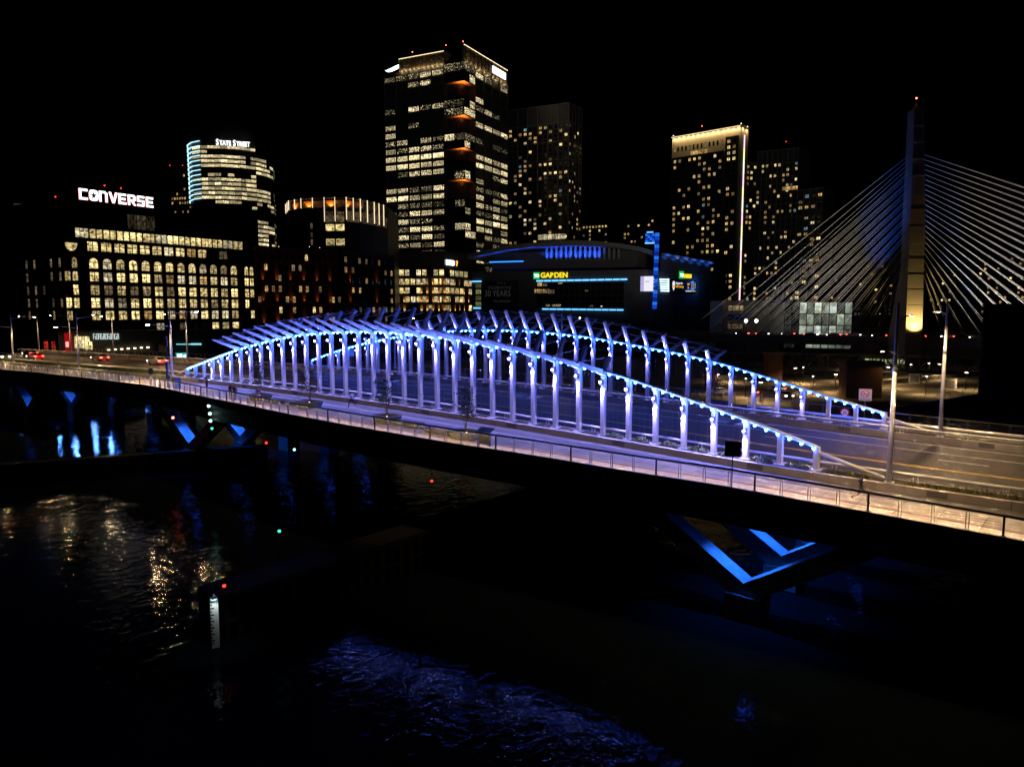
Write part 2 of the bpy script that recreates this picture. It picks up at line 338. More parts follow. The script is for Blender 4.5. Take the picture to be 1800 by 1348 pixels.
def trellis(y0, out, H, xo, name, label, first, last):
    """out = -1: arms overhang the near walkway (towards -y), masts lean over the road; +1 mirrored"""
    t = thing(name, (xo-43, y0, hz(-43)), label, 'trellis')
    flood_b = MB(); flood_b.box((0, 0, .1), (.2, .18, .22)); flood_b.tube([(0, 0, .02), (0, 0, -.14)], [.1, .085], 10); flood_b.disc((0, 0, -.142), .082, (0, 0, -1), 12, 1)
    flood_b.add([(-.11, -.095, .16), (.11, -.095, .16), (.11, -.095, .02), (-.11, -.095, .02)], [(0, 1, 2, 3)], 0)
    flood_me = flood_b.mesh('floodlight', [STEEL, FLOODL])
    bracket = MB().box((0, 0, 0), (.1, .3, .06)).mesh('flood_bracket', STEEL)
    lens_me = MB().tube([(0, 0, 0), (0, -.05, 0)], .095, 12).mesh('flood_lens', FLOODL)
    plate = MB(); plate.box((0, 0, .02), (.72, .72, .04))
    for a in (-1, 1):
        for b_ in (-1, 1): plate.tube([(a*.28, b_*.28, .04), (a*.28, b_*.28, .12)], .03, 6)
    plate_me = plate.mesh('base_plate', WHITE)
    bulb_bm = bmesh.new(); bmesh.ops.create_icosphere(bulb_bm, subdivisions=2, radius=.095); bulb_me = bpy.data.meshes.new('string_bulb'); bulb_bm.to_mesh(bulb_me); bulb_bm.free(); bulb_me.materials.append(BULB)
    cap_me = MB().tube([(0, 0, .05), (0, 0, .17)], [.05, .05], 8).mesh('bulb_cap', DARKST)
    tops = []
    for i in range(N):
        x = xo-SP*i; h = H(i); zb = hz(x); y = y0+oy(x)
        tops.append(Vector((x, y, zb+h)))
        # post: a box section with a flange on the edge that faces the road's far end
        b = MB(); b.box((x, y, zb+.04+h/2), (.30, .40, h)); b.box((x+.17, y-.17, zb+.04+h/2), (.04, .04, h)); b.box((x+.17, y+.17, zb+.04+h/2), (.04, .04, h))
        p = b.build('post', WHITE, t)
        inst('base_plate', plate_me, p, Matrix.Translation((x, y, zb)))
        if h > 2.6:                                      # floodlight on the face towards the viewer's walkway / the road
            fz = zb+h-.75-.04*h; fy = y-.42
            f = inst('floodlight', flood_me, p, Matrix.Translation((x, fy, fz)))
            inst('flood_bracket', bracket, p, Matrix.Translation((x, y-.3, fz+.12)))
            if out < 0 and first-1 <= i <= last: inst('flood_lens', lens_me, p, Matrix.Translation((x, fy-.095, fz+.1)))
            light('SPOT', 'flood', (x, fy, fz-.16), (.42, .35, 1.), 1600 if out < 0 else 330, p, (x, fy+(.2 if out < 0 else .32), fz-3), .05, 84 if out < 0 else 70, .85)
            light('POINT', 'flood_spill', (x, fy-.16, fz+.12), (.19, .22, 1.), 320 if out < 0 else 75, p, None, .08)
        if first <= i <= last:
            r = float(np.interp(i, [first, 12, 22, last], [.85, .85, 1.45, 1.2])); L = 3.75 if out < 0 else 4.2
            if out > 0: r = float(np.interp(i, [first, 12, 22, last], [.8, 1.7, 1.7, 1.1]))
            top = tops[-1]; a = MB(); w = .09
            y1 = y+out*L; zt = top.z
            for sx in (-1, 1): pass
            prof = [(y+out*.12, zt-.30), (y+out*(L*.75), zt+r*.75-.16), (y1, zt+r+.02), (y1+out*.0, zt+r+.12), (y+out*(L*.75), zt+r*.78+.10), (y+out*.12, zt+.12)]
            V = [(x-w, q[0], q[1]) for q in prof]+[(x+w, q[0], q[1]) for q in prof]; n = len(prof)
            a.add(V, [tuple(range(n))[::-1], tuple(range(n, 2*n))]+[(k, (k+1) % n, n+(k+1) % n, n+k) for k in range(n)])
            # flat flange on the lower edge
            a.hexa([(x-.2, prof[0][0], prof[0][1]-.04), (x+.2, prof[0][0], prof[0][1]-.04), (x+.12, y1, zt+r-.02), (x-.12, y1, zt+r-.02),
                    (x-.2, prof[0][0], prof[0][1]), (x+.2, prof[0][0], prof[0][1]), (x+.12, y1, zt+r+.02), (x-.12, y1, zt+r+.02)])
            a.build('roof_arm', WHITE, t)
            mh = float(np.interp(i, mi_, mh_)); my = y-out*(1.5*mh/2.3)
            b = MB(); b.beam((x, y-out*.1, zt-.1), (x, my, zt+mh), .3, .34); b.build('mast', WHITE, t)
            ly = y-out*.45 if out < 0 else y-.55
            light('SPOT', 'mast_fill', (x, ly, zt-.35), (.10, .24, 1.) if out < 0 else (.62, .56, 1.), 260 if out < 0 else 460, t, (x, (my+ly)/2 if out < 0 else my-.25, zt+mh), .05, 62, .8)  # spot added to brighten the mast, no fitting built for it
            MB().tube([(x, my, zt+mh-.08), (x, y1, zt+r+.1)], .02, 5).build('stay_cable', WHITE, t)
    MB().tube(tops, .13, 10).build('top_pipe', WHITE, t, True)
    # raking end tubes
    a = tops[0]; MB().tube([a+Vector((.1, 0, -.35)), Vector((a.x+4.1, y0+oy(a.x+4.1), hz(a.x+4.1)+.12))], .13, 10).build('end_strut', WHITE, t, True)
    a = tops[-1]; MB().tube([a+Vector((-.1, 0, -.2)), Vector((a.x-3.0, y0+oy(a.x-3), hz(a.x-3.)+.1))], .13, 10).build('end_strut', WHITE, t, True)
    # eaves rods along the arms
    for frac in (.45, .83):
        P = []
        for i in range(first, last+1):
            L = 3.75 if out < 0 else 4.2; r = float(np.interp(i, [first, 12, 22, last], [.85, .85, 1.45, 1.2] if out < 0 else [.8, 1.7, 1.7, 1.1]))
            P.append(tops[i]+Vector((0, out*L*frac, r*frac+.14)))
        MB().tube(P, .045, 6).build('eaves_rod', WHITE, t, True)
    # wire screen between posts
    b = MB()
    for i in range(2, N-3):
        for k in range(1, 5):
            s = k/5; p = tops[i].lerp(tops[i+1], s); zb = hz(p.x)
            b.box((p.x, p.y, (p.z+zb)/2), (.007, .007, p.z-zb))
    o = b.build('wire_screen', STEEL, t); o['kind'] = 'stuff'
    # bulbs, three to a bay, hung under the pipe on the viewer's side
    for i in range(N-1):
        for k in range(3):
            p = tops[i].lerp(tops[i+1], (k+.17)/3)
            q = p+Vector((0, -.19, -.14))
            bo = inst('string_bulb', bulb_me, t, Matrix.Translation(q)); inst('bulb_cap', cap_me, bo, Matrix.Translation(q))
    return t, tops
trellis(0., -1, HN, 0., 'bridge_trellis', 'blue lit white steel trellis beside the near walkway, tall in the middle', 7, 30)
trellis(FW, 1, HF, -.66, 'bridge_trellis', 'blue lit white steel trellis on the far side of the road, behind the traffic lanes', 7, 30)

# ------------------------------------------------------------------ walkway railings
WIRE = mat('rail wire steel', (.2, .2, .2), .4, .7, .1)
LED = emit('warm handrail light', (1., .67, .38), 210., True)
def railing(Yf, xs, name, label, led, inward):
    t = thing(name, (xs[0], Yf(xs[0]), hz(xs[0])-.5), label, 'railing')
    P = [Vector((x, Yf(x), hz(x)-.5)) for x in xs]
    b = MB(); n = len(P)
    V = []
    for p in P:
        for q in ((-.05, 1.10), (.05, 1.10), (.045, 1.15), (-.045, 1.15)): V.append(p+Vector((0, q[0]*inward, q[1])))
    b.add(V, [(0, 1, 2, 3), tuple(4*(n-1)+k for k in (3, 2, 1, 0))]+[(4*i+k, 4*i+(k+1) % 4, 4*i+4+(k+1) % 4, 4*i+4+k) for i in range(n-1) for k in range(4)]).build('handrail', WIRE if led else STEEL, t)
    for k in range(7):
        MB().tube([p+Vector((0, 0, .16+.13*k)) for p in P], .004, 4).build('rail_wire', WIRE, t)
    b = MB(); b.box((-.075, 0, .52), (.022, .06, 1.12)); b.box((.075, 0, .52), (.022, .06, 1.12)); b.box((0, 0, .0), (.3, .16, .03)); b.box((0, 0, 1.05), (.2, .05, .03))
    thin = b.mesh('rail_post', STEEL)
    b = MB(); b.box((0, 0, .53), (.10, .09, 1.1)); b.box((0, 0, .0), (.26, .18, .03)); solidp = b.mesh('rail_post', DARKST)
    L = 0; d = 0; k = 0
    for i in range(len(P)-1):
        seg = (P[i+1]-P[i]).length
        while d <= L+seg:
            p = P[i].lerp(P[i+1], (d-L)/seg)
            inst('rail_post', solidp if k % 4 == 2 else thin, t, Matrix.Translation(p)); d += 1.62; k += 1
        L += seg
    if led:
        b = MB()
        for i in range(len(P)-1):
            b.hexa([P[j]+Vector((0, inward*yy, zz)) for zz in (1.02, 1.099) for j, yy in ((i, -.058), (i+1, -.058), (i+1, -.046), (i, -.046))])
        b.build('strip_shield', WIRE, t)  # added shield, keeps the light strip from mirroring in the river
        b = MB()
        for i in range(len(P)-1):
            a = P[i]+Vector((0, inward*.012, 1.092)); c = P[i+1]+Vector((0, inward*.012, 1.092)); dv = Vector((0, inward*.024, .003))
            b.quad(a, c, c+dv, a+dv)
        b.build('handrail_light', LED, t)
RXS = [14.5-2.0*k for k in range(85)]
railing(lambda x: RY(x)-.05, RXS, 'walkway_railing', 'steel wire railing along the near walkway with warm light under its handrail', True, 1)
railing(lambda x: RYF(x), [40-4*k for k in range(60)], 'walkway_railing', 'steel wire railing along the far edge of the bridge', False, -1)

# ------------------------------------------------------------------ V piers with blue light
BLUE = (.015, .15, 1.); PIERC = mat('streaked pier concrete', (.33, .31, .30), .85, 0, .5, 2.2, .6)
def v_pier(xa, za, ys, label, half, power, lamp_vis=False):
    t = thing('bridge_pier', (xa, ys[0], 0), label, 'bridge pier')
    for k, y in enumerate(ys):
        zs = hz(xa)-2.72; w = .72; th = 1.15
        slope = .62
        for sgn in (-1, 1):
            dx = (zs-za)/slope; xt = xa+sgn*dx
            b = MB(); b.hexa([(xa, y-w, za), (xt, y-w, zs), (xt, y+w, zs), (xa, y+w, za),
                              (xa, y-w, za-th*1.25), (xt+sgn*th*2.0, y-w, zs-.0), (xt+sgn*th*2.0, y+w, zs-.0), (xa, y+w, za-th*1.25)])
            b.build('pier_leg', PIERC, t)
        MB().box((xa, y, (za-th*1.25-2)/2+.35), (2.4, 2.0, za-th*1.25+2.6)).build('pier_base', CONC_D, t)
        zl = zs-.45
        lm = MB(); lm.box((xa, y, zl+.2), (.3, .3, .3)); lm.disc((xa, y, zl+.045), .12, (0, 0, -1), 12, 1)
        lo = lm.build('pier_lamp', [DARKST, BULB], t)
        light('SPOT', 'pier_flood', (xa, y, zl), BLUE, power, lo, (xa, y, za), .12, 118, .6)
v_pier(-2.75, 2.42, (-4., 3., 10., 17., 24.), 'V shaped concrete pier lit blue below the right end of the trellis', 5, 2300)
v_pier(-77., 3.0, (-4.2, 3., 10., 17., 24.), 'V shaped concrete pier lit blue below the left end of the trellis', 5, 2200)
v_pier(-131., 3.4, (-6., 1., 8., 15., 22.), 'far V shaped concrete pier with a blue lamp at the left edge', 5, 350)
# ------------------------------------------------------------------ building kit
UNIT = {}
W_PENT = room('penthouse room', (1., .8, .45), .10); E_CANOPY = emit('canopy strip', (.85, .95, 1.), 2.2)
CLAD = mat('sand coloured cladding', (.42, .36, .28), .75, 0, .12, .4)
def uplight(bld, foot, up, col, power, angle=55):
    return light('SPOT', 'uplight', foot, col, power, bld, Vector(foot)+Vector(up), .1, angle, .7)
def unit_box(m):
    k = ('box', m.name)
    if k not in UNIT: UNIT[k] = MB().box((0, 0, 0), (1, 1, 1)).mesh('block', m)
    return UNIT[k]
FRAME = mat('window frame', (.03, .028, .026), .5)
def win_mesh(kind, pm):
    """window in unit coordinates: a pane with a frame, mullions and transoms standing proud of it"""
    k = (kind, pm.name)
    if k in UNIT: return UNIT[k]
    b = MB()
    def bar(x0, x1, z0, z1, y=-.09): b.box(((x0+x1)/2, y/2-.0, (z0+z1)/2), (x1-x0, abs(y), z1-z0), 1)
    if kind == 'arch':
        n = 8; P = [(-.5, -.5), (.5, -.5), (.5, .12)]+[(.5*math.cos(math.pi*k_/n), .12+.38*math.sin(math.pi*k_/n)) for k_ in range(1, n)]+[(-.5, .12)]
        b.add([(p[0], -.01, p[1]) for p in P], [tuple(range(len(P)))], 0)
        bar(-.035, .035, -.5, .12); bar(-.5, .5, .08, .14); bar(-.5, .5, -.53, -.48)
    else:
        b.add([(-.5, -.01, -.5), (.5, -.01, -.5), (.5, -.01, .5), (-.5, -.01, .5)], [(0, 1, 2, 3)], 0)
        if kind == 'sash': bar(-.04, .04, -.5, .5); bar(-.5, .5, .10, .16); bar(-.5, .5, -.5, -.46)
        elif kind == 'ribbon':
            for j in range(1, 7): bar(-.5+j/7-.012, -.5+j/7+.012, -.5, .5)
            bar(-.5, .5, .16, .2)
        elif kind == 'glass':
            for j in range(1, 3): bar(-.5+j/3-.02, -.5+j/3+.02, -.5, .5)
        elif kind == 'pair': bar(-.05, .05, -.5, .5)
        elif kind == 'half':
            pass
    UNIT[k] = b.mesh('window', [pm, FRAME]); return UNIT[k]
def letters(o, bld, w, name, m):
    """turn a text curve into one mesh part per letter"""
    me = bpy.data.meshes.new_from_object(o); bpy.data.objects.remove(o)
    par = list(range(len(me.vertices)))
    def find(i):
        while par[i] != i: par[i] = par[par[i]]; i = par[i]
        return i
    for e in me.edges: par[find(e.vertices[0])] = find(e.vertices[1])
    isl = {}
    for p in me.polygons: isl.setdefault(find(p.vertices[0]), []).append(list(p.vertices))
    for polys in isl.values():
        ids = sorted({i for p in polys for i in p}); mp = {i: k for k, i in enumerate(ids)}
        m2 = bpy.data.meshes.new('letter'); m2.from_pydata([tuple(me.vertices[i].co) for i in ids], [], [[mp[i] for i in p] for p in polys]); m2.materials.append(m)
        inst('letter', m2, bld, w)
class Face:
    """one wall of a building, left to right as seen from outside"""
    def __init__(s, P0, P1): 
        s.p = Vector((P0[0], P0[1], 0)); d = Vector((P1[0]-P0[0], P1[1]-P0[1], 0)); s.L = d.length; s.u = d.normalized(); s.n = Vector((s.u.y, -s.u.x, 0))
    def M(s, a, z, off, w=1., h=1., t=1.):
        m = Matrix((s.u*w, -s.n*t, Vector((0, 0, h)))).transposed().to_4x4(); m.translation = s.p+s.u*a+s.n*off+Vector((0, 0, z)); return m
    def win(s, bld, a, z, w, h, m, kind='sash', off=.05, name='window'): return inst(name, win_mesh(kind, m), bld, s.M(a, z, off, w, h))
    def blk(s, bld, a0, a1, z0, z1, m, t0=0., t1=.3, name='pier'):
        return inst(name, unit_box(m), bld, s.M((a0+a1)/2, (z0+z1)/2, (t0+t1)/2, a1-a0, z1-z0, t1-t0))
    def text(s, bld, txt, a, z, size, m, off=.2, bold=.0, name='lettering', ext=.05, sx=1.):
        cu = bpy.data.curves.new(name, 'FONT'); cu.body = txt; cu.size = size; cu.extrude = ext; cu.offset = bold; cu.align_x = 'LEFT'; cu.materials.append(m)
        o = bpy.data.objects.new(name, cu); COL.objects.link(o)
        w = Matrix((s.u*sx, Vector((0, 0, 1)), s.n)).transposed().to_4x4(); w.translation = s.p+s.u*a+s.n*off+Vector((0, 0, z))
        letters(o, bld, w, name, m)
def grid(face, bld, z0, z1, nf, nb, lit, pm, wx=.62, wz=.6, kind='sash', a0=0., a1=None, trim=None, trim_t=.3, skip=None):
    """trimmed facade: piers and spandrels stand proud, every lit window its own part, unlit panes joined"""
    a1 = face.L if a1 is None else a1; bw = (a1-a0)/nb; fh_ = (z1-z0)/nf; dark = MB()
    if trim:
        for i in range(nb+1):
            c = a0+i*bw; hw = bw*(1-wx)/2
            face.blk(bld, max(a0, c-hw), min(a1, c+hw), z0, z1, trim, 0, trim_t+.04, 'pier')
        for j in range(nf+1):
            c = z0+j*fh_; hh = fh_*(1-wz)/2
            face.blk(bld, a0, a1, max(z0, c-hh), min(z1, c+hh), trim, 0, trim_t, 'spandrel')
    for j in range(nf):
        for i in range(nb):
            if skip and skip(i, j): continue
            a = a0+(i+.5)*bw; z = z0+(j+.5)*fh_; m = lit(i, j)
            if m is None:
                c = face.p+face.u*a+face.n*.05+Vector((0, 0, z)); x = face.u*bw*wx/2; y = Vector((0, 0, fh_*wz/2))
                dark.quad(c-x-y, c+x-y, c+x+y, c-x+y)
            else: face.win(bld, a, z, bw*wx, fh_*wz, m, kind)
    if dark.f: dark.build('dark_pane', GLASSD, bld)['kind'] = 'stuff'
def core(bld, foot, z0, z1, m, name='wall'): return MB().prism(foot, z0, z1).build(name, m, bld)
def corners(near, Z, *others):
    """roof corner seen at pixel `near` at depth Z; the other roof corners at the same height"""
    a = PX(near[0], near[1], Z); return a.z, [a]+[ATZ(q[0], q[1], a.z) for q in others]
def quadfoot(L, N, Rr): 
    L, N, Rr = [Vector((p.x, p.y)) for p in (L, N, Rr)]; return [L, N, Rr, L+Rr-N]
def pick(*ws):
    tot = sum(w for w, _ in ws); r = random.random()*tot
    for w, m in ws:
        r -= w
        if r <= 0: return m
def beacon(bld, p, m=REDB, r=.5):
    r *= .65
    bm = bmesh.new(); bmesh.ops.create_icosphere(bm, subdivisions=1, radius=r); me = bpy.data.meshes.new('beacon'); bm.to_mesh(me); bm.free(); me.materials.append(m)
    MB().tube([Vector(p)-Vector((0, 0, 2.4)), Vector(p)], .08, 5).build('beacon_mast', DARKST, bld); inst('beacon', me, bld, Matrix.Translation(Vector(p)))

# ------------------------------------------------------------------ brick wharf building with the rooftop sign
def wharf_building():
    GZ = 6.2
    zc, (c0, c1) = corners((139, 400), 212, (426, 425))               # top of the clerestory band
    u = (c1-c0).normalized(); L = Vector((c0.x, c0.y))-Vector((u.x, u.y))*4.; Rr = Vector((c1.x, c1.y))+Vector((u.x, u.y))*6.5
    nrm = Vector((u.y, -u.x)); back = -nrm
    B = thing('brick_office_building', (L.x, L.y, GZ), 'long brick warehouse office with rows of lit windows and a glowing rooftop sign', 'building')
    f = Face((L.x, L.y), (Rr.x, Rr.y)); side_ = Face((L+back*46).to_tuple(), L.to_tuple())
    def zpx(px, py): 
        D = ray(px, py); a = 0                                     # height on the facade plane
        nn = f.n; t = (f.p-CAM).dot(nn)/D.dot(nn); return (CAM+D*t)
    zt = zpx(180, 421).z
    core(B, [L+nrm*-.0, Rr, Rr+back*46, L+back*46], GZ-2, zt, BRICK)
    def apos(px, py): p = zpx(px, py); return (Vector((p.x, p.y, 0))-f.p).dot(f.u)
    # pixel rows of the window bands, read at the first regular bay
    rows = [(434, 15, 'sash'), (463.5, 17, 'arch'), (487, 15, 'sash'), (510.5, 16, 'sash'), (533, 16, 'sash'), (555, 15, 'sash'), (577, 12, 'sash'), (597, 12, 'sash')]
    a_first = apos(167, 510); a_last = apos(412, 510); bw = (a_last-a_first)/12
    zs = [(zpx(167, y).z, zpx(167, y-h/2).z-zpx(167, y+h/2).z, k) for y, h, k in rows]
    lit_prob = [.97, 1, 1, .98, .98, .95, .6, .45]
    for r, (z, h, kind) in enumerate(zs):
        for i in range(13):
            a = a_first+bw*i
            w = bw*(.74 if r == 0 else .61); h = h*(1.08 if i == 0 else 1.)
            on = random.random() < lit_prob[r] and not (r >= 6 and i < 5 and random.random() < .8) and not (r == 0 and i == 12)
            f.win(B, a, z, w, h, pick((.66, W_OFF), (.18, W_WHITE), (.10, W_DIM), (.06, W_WARM)) if on else GLASSD, kind)
        if r > 0:
            for a in (apos(121, 510)-.1, apos(133, 510)+.1, apos(434, 510), apos(443, 510)):
                if r < 6: f.win(B, a, z, bw*.36, h, W_OFF if random.random() < .85 else GLASSD, kind)
        # brick spandrel and stone sill courses
        f.blk(B, 0, f.L, z-h/2-.62, z-h/2-.3, STONE_D, 0, .18, 'sill_course')
    for i in range(14):
        a = a_first+bw*(i-.5); f.blk(B, a-bw*.13, a+bw*.13, GZ, zs[1][0]+zs[1][1]*.62, BRICK, 0, .4, 'pier')
    f.blk(B, 0, f.L, zs[0][0]-zs[0][1]/2-1.5, zs[0][0]-zs[0][1]/2-.8, STONE_D, 0, .8, 'cornice'); f.blk(B, 0, f.L, zt-.5, zt, STONE_D, 0, .5, 'cornice')
    # half round window at the end bay
    p = zpx(125, 434); a = apos(125, 434); b = MB(); n = 10
    b.add([(.5*math.cos(math.pi+math.pi*k/n), -.01, .5+1.*math.sin(math.pi+math.pi*k/n)) for k in range(n+1)], [tuple(range(n+1))], 0)
    inst('lunette_window', b.mesh('lunette_window', W_OFF), B, f.M(a, p.z, .06, 3.4, 2.3))
    # side wall
    for j in range(5):
        for i in range(5):
            a = side_.L-4-i*5.2
            if random.random() < .75: side_.win(B, a, zs[j+1][0], 1.1, 2.6, W_DIM, 'sash')
            else: side_.win(B, a, zs[j+1][0], 1.1, 2.6, GLASSD, 'sash')
    for i in range(8): side_.blk(B, side_.L-1.4-i*5.2-.5, side_.L-1.4-i*5.2+.5, GZ, zt-3, BRICK, 0, .4, 'pier')
    # lit clerestory storey
    setb = 1.2; LL = L+back*setb+Vector((u.x, u.y))*3.2; RR = Rr+back*setb-Vector((u.x, u.y))*5.5
    ff = Face(LL.to_tuple(), RR.to_tuple()); zc2 = zt+ (zc-zt)
    core(B, [LL, RR, RR+back*40, LL+back*40], zt, zc, ROOFM, 'clerestory')
    for i in range(14):
        w = ff.L/14; ff.win(B, (i+.5)*w, (zt+zc)/2+.1, w*.88, (zc-zt)*.9, W_OFF if i % 6 else W_WHITE, 'pair' if i % 5 else 'glass', .06)
    # glass penthouse
    zp = zpx(135, 354).z; P0 = L+back*2.2-Vector((u.x, u.y))*1.5; P1 = Rr+back*2.2-Vector((u.x, u.y))*1.
    core(B, [P0, P1, P1+back*38, P0+back*38], zc, zp-.7, GLASSD, 'penthouse'); core(B, [P0+nrm*1.2-Vector((u.x, u.y)), P1+nrm*1.2, P1+back*39, P0+back*39-Vector((u.x, u.y))], zp-.7, zp, TOWERW, 'roof_slab')
    fp = Face(P0.to_tuple(), P1.to_tuple())
    for i in range(22): fp.blk(B, fp.L*(i+.5)/22-.06, fp.L*(i+.5)/22+.06, zc, zp-.7, FRAME, 0, .15, 'mullion')
    for i in (7, 8, 9): fp.win(B, fp.L*(i+.5)/22, zc+(zp-zc)*.45, fp.L/24, (zp-zc)*.6, W_PENT, 'glass', .05)
    # rooftop sign: separate thing
    sp0 = ATZ(138, 354, zp); fs = Face((f.p.x, f.p.y), (f.p.x+f.u.x, f.p.y+f.u.y)); fs.p = f.p-f.n*3.5
    def onS(px, py): D = ray(px, py); t = (fs.p-CAM).dot(fs.n)/D.dot(fs.n); q = CAM+D*t; return (q-fs.p).dot(fs.u), q.z
    aL, zb = onS(138, 350.5); aR, _ = onS(271, 363); _, ztop = onS(138, 331); Hs = ztop-zb
    SG = thing('rooftop_sign', fs.p+fs.u*aL+Vector((0, 0, zp)), 'glowing white rooftop letters with a star in the round second letter', 'sign')
    letters = 'C*NVERSE'; cw = (aR-aL)/8
    def stroke(ch):                      # heavy squared letter shapes on a 0..1 grid, drawn as bars
        g_ = .25
        return {'C': [(0, 0, g_, 1), (0, 0, .92, g_*.85), (0, 1-g_*.85, .92, 1)], 'N': [(0, 0, g_, 1), (0, .8, .75, 1), (.68, 0, .93, .88)],
                'V': [], 'E': [(0, 0, g_, 1), (0, 0, .9, .2), (0, .4, .82, .6), (0, .8, .9, 1)],
                'R': [(0, 0, g_, 1), (0, .8, .8, 1), (.65, .45, .9, .92), (0, .38, .8, .57)],
                'S': [(0, 0, .85, .2), (.65, .08, .9, .58), (.05, .4, .85, .6), (0, .45, .25, .92), (.06, .8, .9, 1)]}[ch]
    for i, ch in enumerate(letters):
        b = MB(); 
        def pt(x, y, t): return fs.p+fs.u*(aL+cw*(i+.02+x*.93))+Vector((0, 0, zb+y*Hs))+fs.n*t
        def ext(P, m0=0, m1=1, t0=0., t1=.35):
            n = len(P); V = [pt(x, y, t0) for x, y in P]+[pt(x, y, t1) for x, y in P]
            b.add(V, [tuple(range(n, 2*n))], m0); b.add(V, [tuple(range(n))[::-1]]+[(k, (k+1) % n, n+(k+1) % n, n+k) for k in range(n)], m1)
        if ch == 'V': ext([(0, 1), (.27, 1), (.5, .32), (.73, 1), (1, 1), (.62, 0), (.38, 0)])
        elif ch == '*':
            n = 24; sq = lambda t: (math.copysign(abs(math.cos(t))**.6, math.cos(t)), math.copysign(abs(math.sin(t))**.6, math.sin(t)))
            O = [(.49+.5*sq(2*math.pi*k/20)[0], .5+.5*sq(2*math.pi*k/20)[1]) for k in range(20)]
            ST = [(.49+(.40 if k % 2 == 0 else .16)*math.sin(math.pi*k/5), .48+(.42 if k % 2 == 0 else .17)*math.cos(math.pi*k/5)) for k in range(10)]
            # ring between the star and the rounded outline: bridge the two loops radially
            V = [pt(x, y, .35) for x, y in O]+[pt(x, y, .35) for x, y in [ST[(k)%10] for k in range(10)]]
            Fc = []
            for k in range(10):
                o0 = (5-2*k) % 20; o1 = (5-2*k-1) % 20; o2 = (5-2*k-2) % 20
                Fc += [(20+k, o0, o1), (20+k, o1, 20+(k+1) % 10), (o1, o2, 20+(k+1) % 10)]
            b.add(V, Fc, 0)
            b.add([pt(x, y, .05) for x, y in O], [tuple(range(20))], 2)
            V2 = [pt(x, y, .0) for x, y in O]+[pt(x, y, .35) for x, y in O]; b.add(V2, [(k, (k+1) % 20, 20+(k+1) % 20, 20+k) for k in range(20)], 1)
        else:
            for q, (x0, y0, x1, y1) in enumerate(stroke(ch)): ext([(x0, y0), (x1, y0), (x1, y1), (x0, y1)], 0, 1, 0., .35-.004*q)
            if ch == 'R': ext([(.35, .4), (.6, .42), (.98, 0), (.70, 0)], 0, 1, 0, .32)
        b.build('sign_letter', [E_WSIGN, E_PINK, DARKST], SG)
    b = MB(); b.beam(fs.p+fs.u*(aL-.5)+Vector((0, 0, zb-.2))-fs.n*.2, fs.p+fs.u*(aR+.5)+Vector((0, 0, zb-.2))-fs.n*.2, .25, .25)
    for i in range(9):
        q = fs.p+fs.u*(aL+(aR-aL)*i/8)-fs.n*.2; b.beam(q+Vector((0, 0, zp-.2)), q+Vector((0, 0, zb-.1)), .18, .18)
    b.build('sign_frame', DARKST, SG)
    for q in ((208, 322), (237, 327), (121, 342)): beacon(B, zpx(*q)-Vector((f.n.x, f.n.y, 0))*8, RED, .35)
    # neighbour on the left: tall plain brick block with a faint star sign
    zb2, (n0, n1) = corners((42, 357), 236, (-60, 352)); D = thing('brick_block', (n0.x, n0.y, GZ), 'tall dark brick block at the left edge with a faint star sign', 'building')
    q0 = Vector((n0.x, n0.y)); q1 = Vector((n1.x, n1.y)); e = (q0-q1).normalized(); nn = Vector((e.y, -e.x))
    core(D, [q1, q0, q0-nn*20, q1-nn*20], GZ-2, zb2, BRICK)
    fd = Face(q1.to_tuple(), q0.to_tuple())
    grid(fd, D, GZ+6, zb2-8, 7, 8, lambda i, j: W_DIM if random.random() < .12 else (W_BLUE if (i, j) == (5, 2) else None), None, .3, .5, 'sash', trim=BRICK)
    a = fd.L*.93; bS = MB(); bS.box((0, 0, 0), (1, .1, 1)); inst('star_panel', bS.mesh('star_panel', emit('star panel', (.25, .55, .35), .05)), D, fd.M(a-.4, zb2-2.9, .12, 2.6, 5.2))
    st = MB(); st.add([((.5 if k % 2 == 0 else .2)*math.sin(math.pi*k/5), -.07, (.5 if k % 2 == 0 else .2)*math.cos(math.pi*k/5)) for k in range(10)], [tuple(range(10))]); inst('star_emblem', st.mesh('star_emblem', DARKST), D, fd.M(a-.4, zb2-2.9, .14, 2., 2.6))
    return B, f, GZ, zpx
WB, WF, WGZ, WZ = wharf_building()

